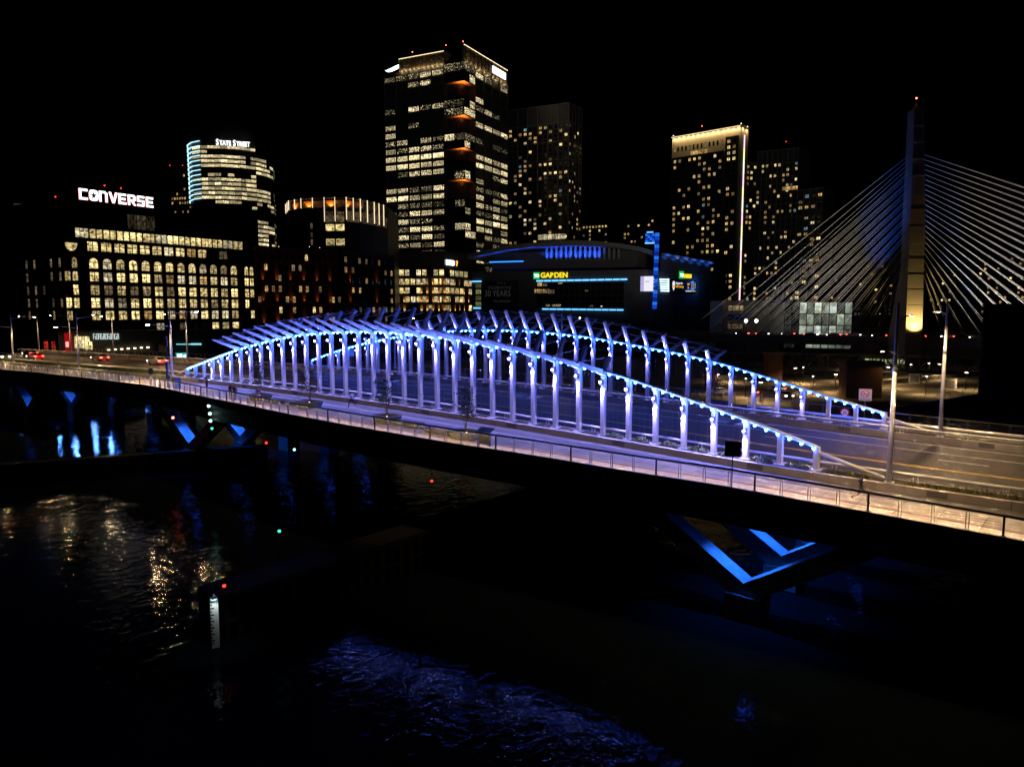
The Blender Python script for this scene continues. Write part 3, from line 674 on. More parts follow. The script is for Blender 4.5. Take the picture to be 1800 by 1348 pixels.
# ------------------------------------------------------------------ office tower with the white name sign and curved corner
def curved_tower():
    top = PX(400, 232, 700).z; GZ = 6
    cols = [(352, 745), (344, 722), (343.5, 708), (350, 697), (364, 690), (398, 690), (432, 695), (458, 704), (476, 716), (487, 732), (490, 752)]
    foot = [Vector((PX(x, 543, Z).x, PX(x, 543, Z).y)) for x, Z in cols]
    B = thing('curved_office_tower', (foot[4].x, foot[4].y, GZ), 'rounded glass office tower with cyan lit floor edges and a white name sign', 'building')
    core(B, foot, GZ, PX(400, 247, 692).z, TOWERW)
    # raised crown, higher in the middle and falling to the right
    b = MB(); hs = [250, 244, 240, 236, 222, 216, 230, 243, 252, 262, 280]
    V = [(p.x, p.y, PX(400, 250, 692).z-1) for p in foot]+[(p.x, p.y, max(PX(x, hp, Z).z, PX(400, 249, 692).z)) for p, (x, Z), hp in zip(foot, cols, hs)]
    n = len(foot); b.add(V, [tuple(range(n, 2*n))]+[(i, (i+1) % n, n+(i+1) % n, n+i) for i in range(n)]); b.build('crown', TOWERW, B)
    rows = [265+7.75*k for k in range(22)]
    litL = [1, .3, .9, .9, .9, 0, .2, 1, 1, 1, 1, 1, .4, .1, 0, 0, 0, 0, 0, 0, 0, 0]; litR = [0, 0, .2, 1, .9, .9, 0, 0, 0, .9, .9, .9, .9, .7, 0, 0, 1, 1, 1, .9, .9, .6]
    for s_ in range(3, 10):
        f = Face(foot[s_].to_tuple(), foot[s_+1].to_tuple())
        ns = {3: 1, 4: 3, 5: 3, 6: 3, 7: 2, 8: 2, 9: 2}[s_]
        for r, y in enumerate(rows):
            z = PX(400, y, 690).z
            for k in range(ns):
                pr = litL[r] if s_ <= 6 else litR[r]
                if s_ == 3: pr *= .7
                if s_ >= 8: pr *= .6
                if random.random() < pr: f.win(B, f.L*(k+.5)/ns, z, f.L/ns*.95, 2.5, pick((.55, W_ROW), (.35, W_SPECK), (.1, W_WHITE)), 'ribbon', .25)
            f.blk(B, 0, f.L, z-2.9, z-1.5, TOWERW, 0, .5, 'spandrel')
            for k in range(ns+1): f.blk(B, f.L*k/ns-.12, f.L*k/ns+.12, z-1.5, z+1.3, FRAME, .1, .4, 'mullion')
    for s_ in (1, 2, 3):                                              # cyan lit slab edges on the rounded corner
        f = Face(foot[s_].to_tuple(), foot[s_+1].to_tuple())
        for r in range(13): f.blk(B, 0, f.L, PX(352, 261+7.9*r, 705).z-.22, PX(352, 261+7.9*r, 705).z+.22, E_CYAN, .3, 1.4, 'slab_edge')
    f = Face(foot[4].to_tuple(), foot[7].to_tuple()); z = PX(400, 262, 690).z
    D = ray(380, 262); t = (f.p+f.n*7-CAM).dot(f.n)/D.dot(f.n); a = ((CAM+D*t)-f.p).dot(f.u)
    for k, (ch, s_, dx) in enumerate((('S', 7.2, 0), ('TATE', 5.8, 4.2), ('S', 7.2, 20.3), ('TREET', 5.8, 24.5))): f.text(B, ch, a+dx*.72, z, s_*1.0, E_WSIGN, 7.0, .12, 'name_sign', .2, .72)
    p = PX(354, 235.5, 700); beacon(B, p, RED, .7)
    # slim dark tower behind it
    zt, (c0, c1, c2) = corners((343, 289), 790, (298, 292), (352, 290)); T2 = thing('slim_dark_tower', (c0.x, c0.y, GZ), 'slim dark tower behind the rounded office tower, red beacons on its roof', 'building')
    ft = quadfoot(c1, c0, c2); core(T2, ft, GZ, zt, TOWERW); f = Face(ft[0], ft[1])
    grid(f, T2, GZ+40, zt-4, 26, 10, lambda i, j: (W_WARM if random.random() < (.75 if j in (19, 18) else .14) else None), None, .55, .5, 'pair')
    for x in (298.5, 321, 335): beacon(T2, PX(x, 291, 788), RED, .7)
curved_tower()

# ------------------------------------------------------------------ the tallest tower with orange corner terraces
def tall_tower():
    GZ = 8.
    zr, (n0, l0, r0) = corners((815.5, 108.5), 420, (675, 133), (892, 151.7))
    ft = quadfoot(l0, n0, r0); L, Nn, Rr, Bk = ft
    B = thing('tall_office_tower', (Nn.x, Nn.y, GZ), 'tallest dark glass tower with orange lit corner terraces and a lit rooftop crown', 'building')
    uL = (L-Nn).normalized(); uR = (Rr-Nn).normalized(); wL, wR = 13.5, 12.
    C1, C2, CI = Nn+uL*wL, Nn+uR*wR, Nn+uL*wL+uR*0+uR*0
    inner = Nn+uL*4.+uR*4.; cl = Nn+uL*wL; cr = Nn+uR*wR
    core(B, [L, cl, cl+uR*4., cr+uL*4., cr, Rr, Bk], GZ, zr, TOWERW)
    # inner corner core
    core(B, [cl+uR*4, inner, cr+uL*4, Nn+uL*wL+uR*wR], GZ, zr, TOWERW, 'corner_core')
    fl = Face(L, cl); fr = Face(cr, Rr); il = Face(cl, Nn); ir = Face(Nn, cr)
    def zy(px, py): D = ray(px, py); nn = fl.n; t = (fl.p-CAM).dot(nn)/D.dot(nn); return (CAM+D*t).z
    z_ref = zy(745, 60+350/2.695); pitch = (z_ref-zy(745, 60+1025/2.695))/17.7
    litL = {-4: .15, -1: .05, 1: .08, 3: .08, 9: .08, 19: .4, 20: .3, 0: .55, 2: .45, 4: .5, 5: .7, 6: 1, 7: 1, 8: .45, 10: .4, 11: .9, 12: .3, 13: .55, 14: .45, 15: .6, 16: .25, 17: .6, 18: .3}
    litR = {-4: .15, 0: .2, 4: .15, 10: .3, 18: .3, 19: .3, 20: .3, 2: .5, 6: .75, 7: .9, 8: .2, 11: .5, 12: .35, 13: .7, 14: .9, 15: .6, 16: .4, 17: .3, 5: .1}
    dimrow = {-4, 0, 2, 4, 5, 10, 12, 16}
    bright = {6, 7, 11}
    for k in range(-6, 27):
        z = z_ref-pitch*k
        if z > zr-2 or z < GZ+20: continue
        for s_ in range(5):
            q_ = litL.get(k, .03); m_ = (W_ROW if random.random() < .75 else W_SPECK) if k in bright else (W_SPECK if random.random() < q_ else (W_SPECKD if q_ > .1 and random.random() < .7 else None))
            if m_ is not None: fl.win(B, fl.L*(s_+.5)/5, z, fl.L/5*.86, pitch*.58, m_, 'ribbon', .1)
        for s_ in range(4):
            q_ = litR.get(k, .03); m_ = (W_ROW if k in (6, 7, 14) and random.random() < .7 else W_SPECK) if random.random() < q_ else (W_SPECKD if (q_ > .1 or k > 10) and random.random() < .7 else None)
            if m_ is not None: fr.win(B, fr.L*(s_+.5)/4, z, fr.L/4*.88, pitch*.58, m_, 'ribbon', .1)
        for f in (fl, fr): f.blk(B, 0, f.L, z-pitch*.56, z-pitch*.36, TOWERW, 0, .35, 'spandrel')
    for f, n in ((fl, 5), (fr, 4)):
        for s_ in range(n+1): f.blk(B, max(0, f.L*s_/n-.45), min(f.L, f.L*s_/n+.45), GZ+20, zr, TOWERW, 0, .5, 'pier')
    # glass corner boxes and the glowing soffits beneath them
    ORG = mat('timber soffit', (.5, .22, .09), .7, 0, .1)
    for top_y, bot_y, lit in ((112, 146.5, .9), (176, 206, 1.), (236, 263, .8), (284, 318, .6), (352, 420, .5)):
        zt = zy(784, top_y); zb = zy(784, bot_y); 
        foot = [cl+uR*.2, Nn, cr+uL*.2, inner]
        core(B, [cl+uR*4, cl, Nn, cr, cr+uL*4, inner], zb, zt, GLASSD, 'corner_box')
        nfl = max(2, int((zt-zb)/(pitch*.95)))
        for f, n in ((il, 2), (ir, 2)):
            for j in range(nfl):
                for s_ in range(n):
                    if random.random() < lit*.8: f.win(B, f.L*(s_+.5)/n, zb+(zt-zb)*(j+.5)/nfl, f.L/n*.94, (zt-zb)/nfl*.8, W_SPECKD if random.random() < .45 else W_SPECK, 'ribbon', .1)
            for s_ in range(n+1): f.blk(B, max(0, f.L*s_/n-.12), min(f.L, f.L*s_/n+.12), zb, zt, FRAME, 0, .25, 'mullion')
        if top_y < 300: 
            MB().add([(p.x, p.y, zb-.06) for p in (cl+uR*.3, Nn+uL*.3+uR*.3, cr+uL*.3, cr+uL*4, inner, cl+uR*4)], [tuple(range(6))]).build('soffit', ORG, B)
            q = (inner+Nn)/2; uplight(B, (q.x+(Nn-inner).x*.1, q.y+(Nn-inner).y*.1, zb-4.5), (0, 0, 1), (1., .36, .07), 5000, 140)
    # rooftop crown screens
    zcr = zr+zy(816, 78.7)-zy(816, 108.5); zcl = zr+(zcr-zr)*.82
    SCR = mat('louvred crown screen', (.22, .19, .14), .5, .3, .3, 1.)
    g0 = L+(cl-L)*.26; core(B, [cr-uR*12+uL*.0, Rr, Rr+uL*1.2, cr-uR*12+uL*1.2], zr+.2, zcr, SCR, 'crown_screen'); core(B, [g0, cl, cl+uR*1.2, g0+uR*1.2], zr+.2, zcl, SCR, 'crown_screen'); core(B, [cl+uR*1.25, cl-uL*1.+uR*1.25, cl-uL*1.+uR*9, cl+uR*9], zr+.2, zcl, SCR, 'crown_screen')
    for f, z1 in ((Face(Nn, Rr), zcr), (Face(g0, cl), zcl)):
        for j in range(9): f.blk(B, 0, f.L, zr+.5+(z1-zr-1)*j/9, zr+.62+(z1-zr-1)*j/9, SCR, 0, .3, 'louvre')
        for j in range(12): f.blk(B, f.L*(j+.5)/12-.08, f.L*(j+.5)/12+.08, zr+.2, z1, FRAME, 0, .4, 'screen_post')
        f.blk(B, 0, f.L, z1, z1+.28, E_WH, .0, .35, 'crown_light')
        for j in range(10):
            p = f.p+f.u*f.L*(j+.5)/10+f.n*1.1+Vector((0, 0, zr+.3))
            light('POINT', 'crown_wash', p, (1., .72, .36), 220, B, None, .3)
    f = Face(Nn, Rr); zz = zr+(zcr-zr)*.55
    f.blk(B, f.L*.62, f.L*.93, zr+(zcr-zr)*.3, zr+(zcr-zr)*.72, emit('overexposed sign', (1., .97, .95), 3.5), .45, .8, 'name_sign')
    # lit canopy at the left end of the roof
    core(B, [L, g0, g0+uR*14, L+uR*14], zr+.05, zr+.4, ROOFM, 'roof_terrace')
    fg = Face(L-uL*0, g0); 
    for j in range(6): inst('canopy_light', unit_box(E_CANOPY), B, fg.M(fg.L*(.15+.13*j), zr+3.2+.55*j, -3-.4*j, 3.6, .25, 3.))
    for q in ((725, 92), (784, 80), (814, 73.5)): beacon(B, PX(q[0], q[1], 425), REDB, .45)
    # lit lower shop podium: a separate block
    zt, (p0, p1, p2) = corners((781, 441), 352, (660, 442), (830, 449))
    fp = quadfoot(p1, p0, p2); PB = thing('podium_office_block', (p0.x, p0.y, GZ), 'low office block with amber lit pillars and a small white and orange sign', 'building')
    core(PB, fp, GZ-2, zt, TOWERW); f1 = Face(fp[0], fp[1]); f2 = Face(fp[1], fp[2])
    ph = 15.4/1290*352
    def prow(y): return PX(781, y, 352).z
    for r, y in enumerate((479, 495, 510.5, 526, 541.5)):
        z = prow(y)
        for f, n in ((f1, 12), (f2, 6)):
            for i in range(n):
                pr = .72 if r in (0, 1, 2) else (.5 if r == 3 else .15)
                if f is f1 and i < 2: pr *= .5
                if random.random() < pr: f.win(PB, f.L*(i+.5)/n, z, f.L/n*.74, ph*.66, W_OFF if random.random() < .6 else W_WHITE, 'glass', .1)
            f.blk(PB, 0, f.L, z-ph*.5-.5, z-ph*.5+.5, TOWERW, 0, .45, 'spandrel')
            if r >= 1:
                for i in range(0 if f is f2 else 2, n+1):
                    if f is f1 and i in (6, 7): continue
                    w = .55 if not (f is f1 and i == n) else 1.5
                    f.blk(PB, max(0, f.L*i/n-w), min(f.L, f.L*i/n+w), z-ph*.5+.5, z+ph*.4, CLAD, .02, .42, 'pillar')
                    q = f.p+f.u*(f.L*i/n)+f.n*.95+Vector((0, 0, z-ph*.42))
                    uplight(PB, q, (-f.n.x*.28, -f.n.y*.28, 1), (1., .50, .12), 260, 75)
    zs = prow(465); D = ray(785.5, 465)
    f2.text(PB, 'RAPID', 1.2, zs, 3.5, emit('cool white sign', (.8, .97, 1.), 3.), .35, .06, 'name_sign', .15, .95); f2.text(PB, '7', 12.4, zs, 3.5, emit('orange sign', (1., .45, .1), 2.), .35, .06, 'name_sign', .15, .95)
tall_tower()
# ------------------------------------------------------------------ crowned hotel block and the brick block with orange wall lamps
def crowned_block():
    GZ = 6.5; Z = 300
    cols = [(509, 316), (514, 306), (535, 300), (575, 297), (612, 296), (636, 301), (660, 310), (684, 322)]
    foot = [Vector((PX(x, 543, z).x, PX(x, 543, z).y)) for x, z in cols]; bk = Vector((_d.x, _d.y))*30
    zt = PX(612, 349, 296).z; zb = PX(612, 366.5, 296).z
    B = thing('crowned_block', (foot[4].x, foot[4].y, GZ), 'curved block with a glowing orange roof crown ribbed by bright upright fins', 'building')
    core(B, foot+[foot[-1]+bk, foot[0]+bk], GZ, zb-.3, TOWERW)
    core(B, [p+Vector((_d.x, _d.y))*2.5 for p in foot]+[foot[-1]+bk, foot[0]+bk], zb-.3, zt-.5, TOWERW, 'crown_wall')
    MESHM = mat('copper mesh', (.55, .26, .10), .6, .2, .2, 2.)
    for i in range(len(foot)-1):
        f = Face(foot[i], foot[i+1]); f.blk(B, 0, f.L, zb, zt-1.2, MESHM, -1.6, -1.4, 'copper_screen'); f.blk(B, 0, f.L, zt-.35, zt, TOWERW, -1.8, .1, 'crown_rim'); f.blk(B, 0, f.L, zb-.35, zb, TOWERW, -1.4, .15, 'crown_base')
        n = max(2, round(f.L/4.4))
        for k in range(n):
            f.blk(B, f.L*k/n-.07, f.L*k/n+.07, zb if i < 3 else zb-(zt-zb)*(1.25 if i > 3 else 1.4), zt-.1, E_FIN, .15, .5, 'light_fin')
            if k % 2 == 0: uplight(B, f.p+f.u*f.L*(k+.5)/n+f.n*-.5+Vector((0, 0, zb+.25)), (-f.n.x*.35, -f.n.y*.35, 1), (1., .40, .07), 900, 120)
    rows = [(384, W_DIM), (402, W_OFF), (427, W_OFF)]
    f = Face(foot[3], foot[4])
    for y, m in rows:
        for k in range(2): f.win(B, f.L*(.24+.47*k), PX(590, y, 297).z, f.L*.4, 2.6 if y > 390 else 4.2, m, 'ribbon', .1)
    for k in (5, 6, 4):
        f = Face(foot[k], foot[k+1])
        for j in range(2): f.win(B, f.L*(.25+.5*j), PX(640, 386, 303).z, f.L*.4, 4.2, W_FAINT, 'glass', .1)
    f = Face(foot[2], foot[3])
    for y in (399, 414, 427): f.win(B, f.L*.42, PX(540, y, 298).z, .9, 2.2, W_FAINT, 'pair', .1)
    # brick block in front
    zt, (c0, c1, c2) = corners((600, 441), 262, (447, 434), (692, 452)); ft = quadfoot(c1, c0, c2)
    D = thing('brick_apartment_block', (c0.x, c0.y, GZ), 'dark brick apartment block washed by orange lamps between its windows', 'building')
    core(D, ft, GZ-2, zt, BRICK); f1 = Face(ft[0], ft[1]); f2 = Face(ft[1], ft[2]); nf = 7; zlo = PX(560, 572, 262).z
    def lit(i, j): return pick((.80, None), (.07, W_WARM), (.07, W_DIM), (.03, W_COOL), (.03, W_OFF))
    grid(f1, D, zlo, zt-1.2, nf, 13, lit, None, .46, .58, 'sash', trim=BRICK); grid(f2, D, zlo, zt-1.2, nf, 8, lambda i, j: pick((.7, None), (.15, W_DIM), (.15, W_WARM)), None, .4, .55, 'sash', trim=BRICK)
    for f, n in ((f1, 13), (f2, 8)):
        f.blk(D, 0, f.L, zt-.8, zt+.3, STONE_D, 0, .7, 'cornice'); fh_ = (zt-1.2-zlo)/nf
        for i in range(1, n, 2 if f is f1 else 4):
            for j, fr in ((4, 1.2), (2, 2.2), (0, 1.6)):
                z = zlo+fh_*(j+.15); q = f.p+f.u*f.L*i/n+f.n*.62+Vector((0, 0, z)); 
                lb = MB().box(q-Vector((0, 0, .12)), (.25, .25, .3)).build('wall_lamp', DARKST, D)
                uplight(D, q+Vector((0, 0, .1)), (-f.n.x*.12, -f.n.y*.12, 1), (1., .24, .03), 420, 40)
    for k in range(5): beacon(D, PX(490+18*k, 434+1.5*(k % 3), 268), E_WHB, .16)
E_FIN = emit('fin light', (1., .80, .50), 1.3); W_FAINT = room('faint room', (1., .7, .35), .16, 1.); E_WHB = emit('small warm lamp', (1., .8, .5), 6.)
crowned_block()

# ------------------------------------------------------------------ residential towers
def grid_lines(bld, f, z0, z1, nv, nh, m, a0=0, a1=None):
    a1 = f.L if a1 is None else a1
    for i in range(nv+1): f.blk(bld, max(a0, a0+(a1-a0)*i/nv-.22), min(a1, a0+(a1-a0)*i/nv+.22), z0, z1, m, 0, .4, 'frame_rib')
    for j in range(nh+1): f.blk(bld, a0, a1, z0+(z1-z0)*j/nh-.2, z0+(z1-z0)*j/nh+.2, m, 0, .36, 'frame_band')
PALE = mat('pale metal frame', (.22, .21, .20), .5, .2, .15)
def res_lit(p, extra=()): return lambda i, j: pick((1-p, None), (p*.40, W_WARM), (p*.30, W_OFF), (p*.16, W_DIM), (p*.06, W_COOL), (p*.08, W_WHITE), *extra)
def res_towers():
    GZ = 7
    zt, (c0, c1, c2) = corners((1000, 181), 480, (893, 195), (1023, 192)); ft = quadfoot(c1, c0, c2)
    B = thing('grey_apartment_tower', (c0.x, c0.y, GZ), 'dark apartment tower with a fine pale frame, right behind the tallest tower', 'building'); core(B, ft, GZ, zt, TOWERW)
    f1, f2 = Face(ft[0], ft[1]), Face(ft[1], ft[2]); zl = PX(1000, 425, 480).z; zh = PX(1000, 215, 480).z
    grid(f1, B, zl, zh, 26, 12, res_lit(.27), None, .5, .56, 'pair'); grid(f2, B, zl, zh, 26, 5, res_lit(.2), None, .4, .56, 'pair')
    for k in range(6): f1.win(B, f1.L*(.55+.075*k), PX(1000, 413, 480).z, f1.L*.07, 3.4, W_WHITE, 'ribbon', .2)
    grid_lines(B, f1, zl-4, zt, 6, 8, PALE); grid_lines(B, f2, zl-4, zt, 4, 8, PALE)
    # white crown tower
    zt, (c0, c1, c2) = corners((1303, 221), 560, (1181.7, 242.5), (1316, 226.7)); ft = quadfoot(c1, c0, c2)
    B = thing('crown_lit_tower', (c0.x, c0.y, GZ), 'pale apartment tower with a warm floodlit crown and a bright vertical corner light', 'building')
    core(B, ft, GZ, zt, GLOBW); f1, f2 = Face(ft[0], ft[1]), Face(ft[1], ft[2])
    zc = PX(1303, 252, 560).z; zl = PX(1303, 540, 560).z
    DK = mat('dark bay cladding', (.035, .035, .04), .5, 0, .2)
    f1.blk(B, f1.L*.02, f1.L*.78, zl-20, PX(1230, 272, 585).z, DK, 0, 1.6, 'dark_bay'); f1.blk(B, f1.L*.80, f1.L*.97, zl-20, PX(1290, 240, 565).z, DK, 0, 1.2, 'dark_bay')
    nf = 30
    def L1(i, j): return pick((.64, None), (.16, W_WARM), (.09, W_OFF), (.06, W_DIM), (.03, W_COOL), (.03, W_WHITE))
    F1 = Face(ft[0]+Vector((f1.n.x, f1.n.y))*1.62, ft[1]+Vector((f1.n.x, f1.n.y))*1.62)
    grid(F1, B, zl, PX(1230, 274, 585).z, 26, 10, L1, None, .46, .5, 'pair', a0=f1.L*.03, a1=f1.L*.77); F2 = Face(ft[0]+Vector((f1.n.x, f1.n.y))*1.22, ft[1]+Vector((f1.n.x, f1.n.y))*1.22)
    grid(F2, B, zl, PX(1290, 243, 565).z, 29, 2, lambda i, j: pick((.6, None), (.25, W_WARM), (.15, W_OFF)), None, .5, .5, 'pair', a0=f1.L*.81, a1=f1.L*.96)
    for i in range(13): f1.win(B, f1.L*(.04+.058*i), PX(1230, 257, 585).z, 1.5, 3.6, GLASSD if i % 4 else W_DIM, 'half', .06)
    for i in range(7): F1.win(B, f1.L*(.32+.035*i), PX(1230, 268.5, 585).z, f1.L*.032, 3., W_WARM, 'glass', .1)
    f1.blk(B, 0, f1.L, zt-.1, zt+.5, GLOBW, -.5, 1.6, 'crown_ledge'); f2.blk(B, 0, f2.L, zt-.1, zt+.5, GLOBW, -.5, 1.6, 'crown_ledge')
    for i in range(14):
        q = f1.p+f1.u*f1.L*(i+.5)/14+f1.n*1.3+Vector((0, 0, zt-.5)); f1.blk(B, f1.L*i/14+.03, f1.L*(i+1)/14-.03, zt-.36, zt-.12, E_CROWN, 1., 1.5, 'crown_lamp')
        light('SPOT', 'crown_wash', q, (1., .66, .26), 3600, B, q+Vector((-f1.n.x*.16, -f1.n.y*.16, -1)), .2, 150, .9)
    for i in range(2):
        q = f2.p+f2.u*f2.L*(i+.5)/2+f2.n*1.3+Vector((0, 0, zt-.5)); light('SPOT', 'crown_wash', q, (1., .66, .26), 3600, B, q+Vector((-f2.n.x*.16, -f2.n.y*.16, -1)), .2, 150, .9)
    zz = PX(1305, 550, 560).z; n = 14
    for k in range(n): f2.blk(B, f2.L*.45-.55, f2.L*.45+.55, zz+(zt-6-zz)*k/n, zz+(zt-6-zz)*(k+1)/n-.15, [E_EDGE1, E_EDGE2, E_EDGE3][k % 3], .0, .5, 'corner_light')
    for q in ((1184, 239), (1234, 222), (1303, 217.5), (1314, 223)): beacon(B, PX(q[0], q[1], 560), REDB if q[0] in (1234,) else E_WHB, .5)
    # lower wing to the right of it
    zw, (w0, w1) = corners((1331, 285), 575, (1312, 284)); W2 = Face((w1.x, w1.y), (w0.x, w0.y))
    core(B, [Vector((w1.x, w1.y)), Vector((w0.x, w0.y)), Vector((w0.x, w0.y))+Vector((_d.x, _d.y))*12, Vector((w1.x, w1.y))+Vector((_d.x, _d.y))*12], GZ, zw, TOWERW, 'wing_wall')
    grid(W2, B, zl, zw-2, 26, 3, res_lit(.4), None, .55, .5, 'pair')
    # framed tower with a lower shoulder
    zt, (c0, c1, c2) = corners((1405, 260), 520, (1331, 267.5), (1408, 261)); ft = quadfoot(c1, c0, c2); ft[2] = ft[1]+(ft[2]-ft[1]).normalized()*18; ft[3] = ft[0]+ft[2]-ft[1]
    B = thing('framed_apartment_tower', (c0.x, c0.y, GZ), 'stepped dark apartment tower with a pale grid frame behind the bridge cables', 'building'); core(B, ft, GZ, zt, TOWERW)
    f1 = Face(ft[0], ft[1]); zl = PX(1400, 556, 520).z
    grid(f1, B, zl, PX(1400, 282, 520).z, 30, 10, res_lit(.26), None, .5, .52, 'pair'); grid_lines(B, f1, zl-6, zt, 8, 13, PALE)
    e = (ft[1]-ft[0]).normalized(); s0 = ft[1]+e*.1; zs = PX(1420, 332.5, 516).z; s1 = Vector((PX(1443, 450, 513).x, PX(1443, 450, 513).y)); bk2 = (ft[2]-ft[1])
    core(B, [s0, s1, s1+bk2, s0+bk2], GZ, zs, TOWERW, 'shoulder_wall'); f2 = Face(s0, s1)
    grid(f2, B, zl, zs-3, 23, 4, res_lit(.33), None, .55, .52, 'pair'); grid_lines(B, f2, zl-6, zs, 4, 10, PALE)
    for k in range(5): f1.win(B, f1.L*(.70+.06*k), PX(1400, 329, 520).z, 3.4, 2.4, W_WARM, 'glass', .5)
    for i in (4, 5, 6):                                                # blue washed ribs low on the tower
        f1.blk(B, f1.L*i/8-.5, f1.L*i/8+.5, zl-8, PX(1380, 460, 525).z, PALE, .42, .7, 'lit_rib'); q = f1.p+f1.u*f1.L*i/8+f1.n*2.2+Vector((0, 0, zl-6)); uplight(B, q, (-f1.n.x*.05, -f1.n.y*.05, 1), (.03, .2, 1.), 9000, 40)
    beacon(B, PX(1382, 249, 520), RED, .5)
    for (px0, px1, py, Z, nf, nb, p, lab) in ((1018, 1068, 392, 620, 5, 9, .35, 'low far building with amber top windows right of the grey apartment tower'), (1096, 1150, 383, 640, 6, 9, .28, 'small far building with a few lit windows left of the blue glass mast'),
                                              (1444, 1530, 462, 560, 8, 14, .10, 'long dark far building behind the left fan of bridge cables'), (1630, 1722, 470, 600, 10, 14, .10, 'dark far apartment slab right of the cable tower'),
                                              (1722, 1830, 448, 520, 12, 14, .2, 'wide far apartment slab with scattered lights at the right edge'), (1530, 1600, 448, 640, 10, 8, .12, 'narrow far building just left of the cable tower')):
        zt, (c0, c1) = corners((px1, py), Z, (px0, py+.01 if py < 543 else py)); a = Vector((PX(px0, py, Z*1.02).x, PX(px0, py, Z*1.02).y)); b_ = Vector((c0.x, c0.y)); bk3 = Vector((_d.x, _d.y))*25
        B = thing('far_building', (a.x, a.y, GZ), lab, 'building'); core(B, [a, b_, b_+bk3, a+bk3], GZ-6, zt, TOWERW)
        f = Face(a, b_); grid(f, B, zt-nf*3.4-1, zt-1, nf, nb, lambda i, j: (W_WARM if (nf == 5 and j == 4 and i < 6) else res_lit(p)(i, j)), None, .5, .5, 'pair')
        if px0 > 1400: grid(f, B, 14, zt-nf*3.4-1.2, max(2, int((zt-nf*3.4-15)/3.4)), nb, res_lit(p*.7), None, .45, .5, 'pair')
        f.blk(B, 0, f.L, zt, zt+.6, TOWERW, -.4, .3, 'parapet')
E_CROWN = emit('crown lamp', (1., .78, .38), 2.2); E_EDGE1 = emit('edge light yellow', (1., .95, .40), 1.6); E_EDGE2 = emit('edge light pink', (1., .62, .75), 1.6); E_EDGE3 = emit('edge light white', (.95, .95, .75), 1.7)
res_towers()

